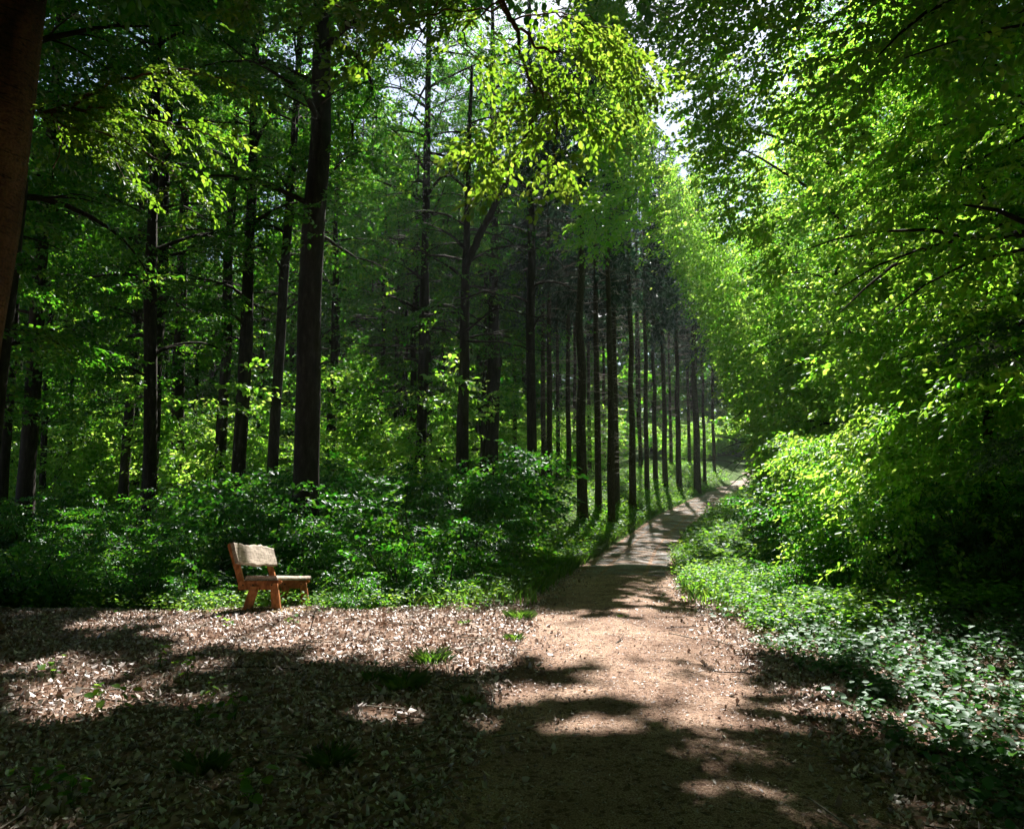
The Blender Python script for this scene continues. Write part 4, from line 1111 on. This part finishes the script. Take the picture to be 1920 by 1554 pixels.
tufts = [(808, 1240, 1, 'at the left end of the sun patch'), (975, 1160, 1, 'where the bushes meet the path'), (965, 1200, 0, 'in the sunlit litter at the path side'), (760, 1290, 1, 'in the shade below the sun patch'),
         (700, 1275, 0, 'in half shade left of the path'), (870, 1172, 2, 'tiny and bright in the sunlit litter'), (1600, 1200, 1, 'at the right verge beside the pale plants'), (1625, 1180, 0, 'at the right verge, just behind the taller one'),
         (1168, 1160, 2, 'alone on the sunlit path'), (880, 1320, 2, 'in dark litter beside the path'), (620, 1440, 1, 'dark in the near foreground left of centre'), (1500, 1240, 2, 'in the right-hand litter margin'), (1900, 1270, 0, 'at the right edge of the view'),
         (640, 1085, 0, 'just right of the bench'), (380, 1450, 1, 'dark in the near foreground at the left')]
for k, (px, py, t, lab) in enumerate(tufts):
    e = link('grass_tuft', TM[t]); e.location = gz(px, py); e.rotation_euler = (0, 0, k)
    e.scale = (.55,) * 3 if py > 1400 else (.7,) * 3
    tag(e, 'small tuft of green grass %s' % lab, 'grass tuft', 'grass tufts in the clearing')

def seedling_mesh(seed, n=9, h=.22, leaf=.07):
    rng = np.random.default_rng(seed); tb = Tubes()
    L = herb_template(seed + 5, n, h, leaf)
    for l in L[::1]:
        b = l[0]; tb.add(np.array([[0, 0, -.02], b * .5 * np.array([.5, .5, 1]), b]), [.0025, .002, .0012], 4)
    return tb, L
SD = []
for k, (n, h, lf) in enumerate([(10, .22, .075), (8, .14, .06), (14, .20, .075)]):
    tb, L = seedling_mesh(60 + k, n, h, lf)
    SD.append((tb.mesh('stems', M['herb_stem'] if 'herb_stem' in M else M['bark']), leaves_mesh('leaves', L, M['herb_leaf'], np.random.default_rng(k))))
sds = [(418, 1118, 1, 'with a big yellow leaf left of the bench'), (455, 1118, 1, 'beside the back leg of the bench'), (505, 1118, 1, 'under the bench between its legs'), (550, 1112, 0, 'behind the bench seat'), (582, 1112, 0, 'right behind the far front leg of the bench'),
       (612, 1118, 1, 'just right of the bench'), (625, 1105, 0, 'behind right of the bench'), (655, 1112, 2, 'third clump right of the bench'), (765, 1110, 0, 'bright yellow-green beside the litter edge'), (800, 1118, 2, 'brightest one at the back of the sun patch'),
       (850, 1115, 0, 'at the back of the sun patch towards the path'), (885, 1130, 0, 'near the grass at the path corner'), (700, 1108, 1, 'beside a rusty fern'), (420, 1175, 1, 'in litter in front of the bench'), (548, 1172, 1, 'in sunlit litter below the bench'),
       (100, 1275, 2, 'large and dark at the left in litter'), (300, 1255, 0, 'pale-lit in the left dapples'), (350, 1278, 0, 'pale-lit, second in the left dapples'), (190, 1335, 0, 'in the dark litter on the left'), (230, 1345, 0, 'next to another in the dark litter on the left'),
       (370, 1370, 2, 'dark in the lower left shade'), (440, 1360, 0, 'small in the lower middle-left shade'), (400, 1310, 1, 'half hidden in litter left of centre'), (60, 1510, 2, 'dark at the bottom left corner'), (130, 1525, 2, 'second at the bottom left corner'), (470, 1530, 0, 'at the bottom edge left of centre'),
       (270, 1145, 0, 'bright-tipped at the clearing edge left of the bench'), (320, 1110, 2, 'lit tall one left of the bench'), (260, 1100, 2, 'lit tall one farther left of the bench'), (1720, 1410, 1, 'two-leaved in dark litter at the lower right'), (690, 1122, 0, 'in the sunlit edge, midway between bench and path'), (730, 1118, 1, 'in the sunlit edge, slightly right of the middle'), (830, 1128, 1, 'low one at the right end of the sunlit edge'), (915, 1140, 2, 'taller one at the corner of the path'), (940, 1128, 0, 'at the very corner where path and bushes meet'), (1385, 1100, 2, 'lit on the right verge'), (1450, 1120, 2, 'second lit on the right verge')]
for k, (px, py, t, lab) in enumerate(sds):
    e = empty('seedling', gz(px, py), k * 1.9); e.scale = (1.15,) * 3 if py < 1150 else (.9,) * 3; tag(e, 'small leafy seedling %s' % lab, 'seedling', 'seedlings on the forest floor')
    link('stems', SD[t][0], e); link('leaves', SD[t][1], e)

def fern_mesh(seed, nf=9, L0=.75):
    rng = np.random.default_rng(seed); LL = []; tb = Tubes()
    for f in range(nf):
        az = f * 6.283 / nf + rng.uniform(-.3, .3); Lf = L0 * rng.uniform(.75, 1.1)
        P = limb_path(rng, (0, 0, 0), az, rng.uniform(.9, 1.25), Lf, rng.uniform(1.1, 1.7), 12, .02)
        tb.add(P, np.linspace(.004, .001, 12), 4, f)
        k = 26; s = np.linspace(.12, .99, k) * 10.99; k0 = s.astype(int); fr = (s - k0)[:, None]
        p = P[k0] * (1 - fr) + P[k0 + 1] * fr; d = P[k0 + 1] - P[k0]; a = np.arctan2(d[:, 1], d[:, 0]); pit = -np.arctan2(d[:, 2], np.hypot(d[:, 0], d[:, 1]))
        ln = .15 * np.sin(np.linspace(.35, 3.0, k)) ** .8 * L0 / .75
        for sg in (-1, 1):
            m = rots(rng, k, a + sg * 1.25, np.full(k, .12), sg * -pit * .8)
            b = leaf4(.24, .02)
            LL.append(np.einsum('nij,kj->nki', m, b) * ln[:, None, None] + p[:, None])
    return tb, np.concatenate(LL)
fm = []
for k in range(2):
    tb, L = fern_mesh(970 + k)
    fm.append((tb.mesh('stalks', M['herb_stem'] if 'herb_stem' in M else M['bark']), leaves_mesh('fronds', L, M['herb_leaf'], np.random.default_rng(k))))
for k, (px, D, s, lab) in enumerate([(1320, 15.5, 1.15, 'large light-green fern leaning over the right side of the path'), (1365, 15.0, 1.0, 'second fern just right of the large one beside the path'), (1340, 19, .9, 'small fern behind the large ones at the right path side'),
                                     (1560, 8.9, .7, 'fern in the right verge beside the litter edge'), (1270, 37, 1.1, 'bright yellow fern on the far left bank of the path'), (1020, 15, .9, 'fern at the left path side below the bushes'), (1080, 17, .9, 'fern on the left bank near the first spruce'), (688, 10.2, .6, 'rusty-tipped fern right of the bench')]):
    e = empty('fern', gpos(px, D), k * 2.2); e.scale = (s, s, s); tag(e, lab, 'fern', 'ferns beside the path')
    link('stalks', fm[k % 2][0], e); link('fronds', fm[k % 2][1], e)

# sticks
for k, (px, py, L_, az, el, lab) in enumerate([(578, 1196, .30, 1.2, 1.1, 'thin twig standing upright in the sunlit litter in front of the bench'), (1150, 1215, .35, .9, .15, 'short curved twig on the sunlit path'), (560, 1260, .9, 2.9, .02, 'long thin stick lying in the litter below the sun patch'),
                                               (1410, 1270, .5, 2.5, .05, 'thin stick lying on the right half of the path'), (240, 1310, 1.0, .1, .03, 'long stick lying in the dark litter at the left'), (1250, 1180, .6, .4, .03, 'pale twig lying across the sunlit path')]):
    tb = Tubes(); P = limb_path(np.random.default_rng(k), (0, 0, .012), az, el, L_, .2, 8, .12); P[:, 2] = np.maximum(P[:, 2], .012)
    tb.add(P, np.linspace(.007, .003, 8), 6, k)
    if k in (0, 1): tb.add(limb_path(np.random.default_rng(k + 9), P[4], az + .8, el, L_ * .3, 0, 4), np.linspace(.004, .002, 4), 5, k)
    o = link('stick', tb.mesh('stick', M['bark'])); o.location = gz(px, py); tag(o, lab, 'stick')

# mossy mound beside the bench
def moss_mound(px, py, rx, ry, h, seed, label):
    c = gz(px, py); rng = np.random.default_rng(seed); n = 40
    u, v = np.meshgrid(np.linspace(-1, 1, n), np.linspace(-1, 1, n)); r = np.hypot(u, v)
    edge_ = 1 + .18 * np.sin(5 * np.arctan2(v, u) + seed) + .1 * np.sin(9 * np.arctan2(v, u))
    z = h * np.clip(1 - (r / edge_) ** 2, -.6, 1) + .012 * noise2(u * 4, v * 4) * h / .05
    x_ = c[0] + u * rx; y_ = c[1] + v * ry
    V = np.stack([x_, y_, height(x_, y_) + z - .004], -1).reshape(-1, 3)
    i, j = np.meshgrid(np.arange(n - 1), np.arange(n - 1))
    q = np.stack([j * n + i, j * n + i + 1, (j + 1) * n + i + 1, (j + 1) * n + i], -1).reshape(-1)
    o = link('moss_patch', np_mesh('moss_patch', V, 4, q, M['moss'], smooth=True)); tag(o, label, 'moss', kind='stuff')
moss_mound(385, 1150, .36, .2, .035, 1, 'yellow mossy mound on the ground left of the bench')
moss_mound(500, 1143, .62, .32, .028, 2, 'brown moss under the wooden bench')

# ------------------------------------------------------------------ the bench
def wood(name, c, nscale=5, stretch=(12, 1, 12), bump=.25):
    m, n, o = new_mat(name)
    tc = n.nodes.new('ShaderNodeTexCoord'); mp = n.nodes.new('ShaderNodeMapping'); mp.inputs['Scale'].default_value = stretch
    nz = n.nodes.new('ShaderNodeTexNoise'); nz.inputs['Scale'].default_value = nscale; nz.inputs['Detail'].default_value = 8; nz.inputs['Distortion'].default_value = .6
    sp = n.nodes.new('ShaderNodeTexNoise'); sp.inputs['Scale'].default_value = 16; sp.inputs['Detail'].default_value = 5
    n.links.new(tc.outputs['Object'], mp.inputs[0]); n.links.new(mp.outputs[0], nz.inputs[0]); n.links.new(tc.outputs['Object'], sp.inputs[0])
    r = ramp(n, [(.3, c[0]), (.5, c[1]), (.72, c[2])]); n.links.new(nz.outputs[0], r.inputs[0])
    r2 = ramp(n, [(.38, (.45, .45, .45)), (.55, (1, 1, 1))]); n.links.new(sp.outputs[0], r2.inputs[0])
    mx = n.nodes.new('ShaderNodeMixRGB'); mx.blend_type = 'MULTIPLY'; mx.inputs[0].default_value = .6
    n.links.new(r.outputs[0], mx.inputs[1]); n.links.new(r2.outputs[0], mx.inputs[2])
    b = n.nodes.new('ShaderNodeBsdfPrincipled'); b.inputs['Roughness'].default_value = .75; b.inputs['Specular IOR Level'].default_value = .3
    n.links.new(mx.outputs[0], b.inputs['Base Color'])
    bp = n.nodes.new('ShaderNodeBump'); bp.inputs['Strength'].default_value = bump; bp.inputs['Distance'].default_value = .01
    n.links.new(nz.outputs[0], bp.inputs['Height']); n.links.new(bp.outputs[0], b.inputs['Normal']); n.links.new(b.outputs[0], o.inputs[0])
    return m
M['plank'] = wood('weathered_plank', [(.18, .14, .11), (.38, .315, .26), (.50, .43, .37)])
M['beam'] = wood('orange_wood', [(.24, .075, .022), (.46, .17, .055), (.58, .25, .10)], 4, (6, 6, 2))
def prism(name, prof, y0, y1, mat, parent, bev=.006):
    """polygon in x-z extruded along y, edges bevelled"""
    import bmesh
    bm = bmesh.new()
    a = [bm.verts.new((x_, y0, z_)) for x_, z_ in prof]; b_ = [bm.verts.new((x_, y1, z_)) for x_, z_ in prof]
    n = len(prof)
    bm.faces.new(a); bm.faces.new(b_[::-1])
    for k in range(n): bm.faces.new((a[k], b_[k], b_[(k + 1) % n], a[(k + 1) % n]))
    bmesh.ops.recalc_face_normals(bm, faces=bm.faces)
    bmesh.ops.bevel(bm, geom=bm.edges[:], offset=bev, segments=2, affect='EDGES')
    me = bpy.data.meshes.new(name); bm.to_mesh(me); bm.free(); me.materials.append(mat)
    return link(name, me, parent)
def plank(name, w0, w1, th, Ln, M4, mat, parent, seed, bevel_w=.03, amp=.02, knob=None):
    """waney-edged plank: width runs u (w0..w1), length y, thickness t; M4 maps (u, y, t)"""
    rng = np.random.default_rng(seed); ny_ = 44; nu = 15
    ys = np.linspace(0, Ln, ny_)
    def wav(p): return amp * (np.sin(ys * 5.1 + p) + .6 * np.sin(ys * 11.3 + 2 * p) + .35 * np.sin(ys * 23 + p))
    lo = w0 + wav(1.0); hi = w1 + wav(2.6)
    if knob: hi = hi + knob[1] * np.exp(-((ys - knob[0]) / .045) ** 2)
    us = np.linspace(0, 1, nu); V = []; idx = 0
    top, bot = [], []
    for k in range(ny_):
        u = lo[k] + (hi[k] - lo[k]) * us
        tt = th / 2 + .002 * np.sin(9 * us + ys[k] * 3)
        top.append(np.stack([lo[k] + bevel_w * .5 + (hi[k] - lo[k] - bevel_w) * us, np.full(nu, ys[k]), tt], -1))
        bot.append(np.stack([u[::-1], np.full(nu, ys[k]), np.full(nu, -th / 2)], -1))
    ring = np.concatenate([np.stack(top), np.stack(bot)], 1)           # ny x 2nu
    e0 = ring.copy()
    V = ring.reshape(-1, 3); m2 = 2 * nu
    i, j = np.meshgrid(np.arange(m2), np.arange(ny_ - 1)); i2 = (i + 1) % m2
    q = np.stack([j * m2 + i, j * m2 + i2, (j + 1) * m2 + i2, (j + 1) * m2 + i], -1).reshape(-1, 4)
    caps = []
    for rr in (0, ny_ - 1):
        for k in range(nu - 1):
            a = rr * m2
            f = [a + k, a + k + 1, a + m2 - 2 - k, a + m2 - 1 - k]
            caps.append(f if rr == 0 else f[::-1])
    lp = np.concatenate([q.reshape(-1), np.array(caps).reshape(-1)])
    P = np.array([list(M4 @ Vector(v)) for v in V])
    me = np_mesh(name, P, 4, lp, mat)
    me.validate()
    return link(name, me, parent)
bench = empty('wooden_bench', (-3.42, 9.15, -.072))
bench.rotation_euler = (R(-8.0), 0, R(1.0))
tag(bench, 'rustic wooden bench with rough-edged grey planks and orange-brown legs in the sun patch', 'bench')
seatM = Matrix.Translation((0, 0, .43)) 
plank('seat', .035, .47, .06, 1.75, seatM, M['plank'], bench, 1, .05, .008)
lean_ = Matrix.Translation((.02, 0, .61)) @ Matrix.Rotation(R(90 - 0), 4, 'Y')
# backrest: width runs up the leaning post, normal faces +x
bx = Matrix(((-math.sin(R(18)), 0, math.cos(R(18)), -.052), (0, 1, 0, -.01), (math.cos(R(18)), 0, math.sin(R(18)), .60), (0, 0, 0, 1)))
plank('backrest', .0, .285, .045, 1.66, bx, M['plank'], bench, 2, .012, .009, knob=(1.1, .022))
for y0 in (.055, 1.44):
    y1 = y0 + .075
    prism('side_beam', [(-.045, .285), (.375, .285), (.495, .375), (.495, .397), (-.045, .397)], y0, y1, M['beam'], bench)
    prism('back_post', [(-.045, .283), (.028, .283), (-.165, .862), (-.235, .868), (-.25, .845)], y0 + .078, y1 + .07, M['beam'], bench)
    prism('leg', [(.13, .33), (.235, .33), (.145, .0 - .02), (.035, .0 - .02)], y0 - .062, y0 - .002, M['beam'], bench)
    prism('leg', [(.375, .372), (.465, .372), (.545, -.04), (.43, -.04)], y0 - .064, y0 - .002, M['beam'], bench)
    import bmesh
    for (bx_, bz_) in ((.02, .345), (.165, .345), (.40, .345)):
        bm = bmesh.new(); bmesh.ops.create_cone(bm, cap_ends=True, segments=10, radius1=.010, radius2=.008, depth=.012)
        me = bpy.data.meshes.new('bolt'); bm.to_mesh(me); bm.free(); me.materials.append(M['bark'])
        o = link('bolt', me, bench); o.location = (bx_, y0 - (.006 if bx_ < .1 else .068), bz_); o.rotation_euler = (R(90), 0, 0)

# ------------------------------------------------------------------ the air
me = bpy.data.meshes.new('haze')
hx0, hx1, hy0, hy1, hz0, hz1 = -160, 160, -40, 160, -12, 62
me.from_pydata([(x_, y_, z_) for z_ in (hz0, hz1) for y_ in (hy0, hy1) for x_ in (hx0, hx1)], [], [(0, 2, 3, 1), (4, 5, 7, 6), (0, 1, 5, 4), (2, 6, 7, 3), (0, 4, 6, 2), (1, 3, 7, 5)])
m, n, o_ = new_mat('haze')
pv = n.nodes.new('ShaderNodeVolumePrincipled'); pv.inputs['Color'].default_value = (.86, .93, 1, 1); pv.inputs['Density'].default_value = .0003; pv.inputs['Anisotropy'].default_value = .5
n.links.new(pv.outputs[0], o_.inputs['Volume'])
me.materials.append(m)
tag(link('haze', me), 'thin summer haze in the air of the forest', 'haze', kind='stuff')
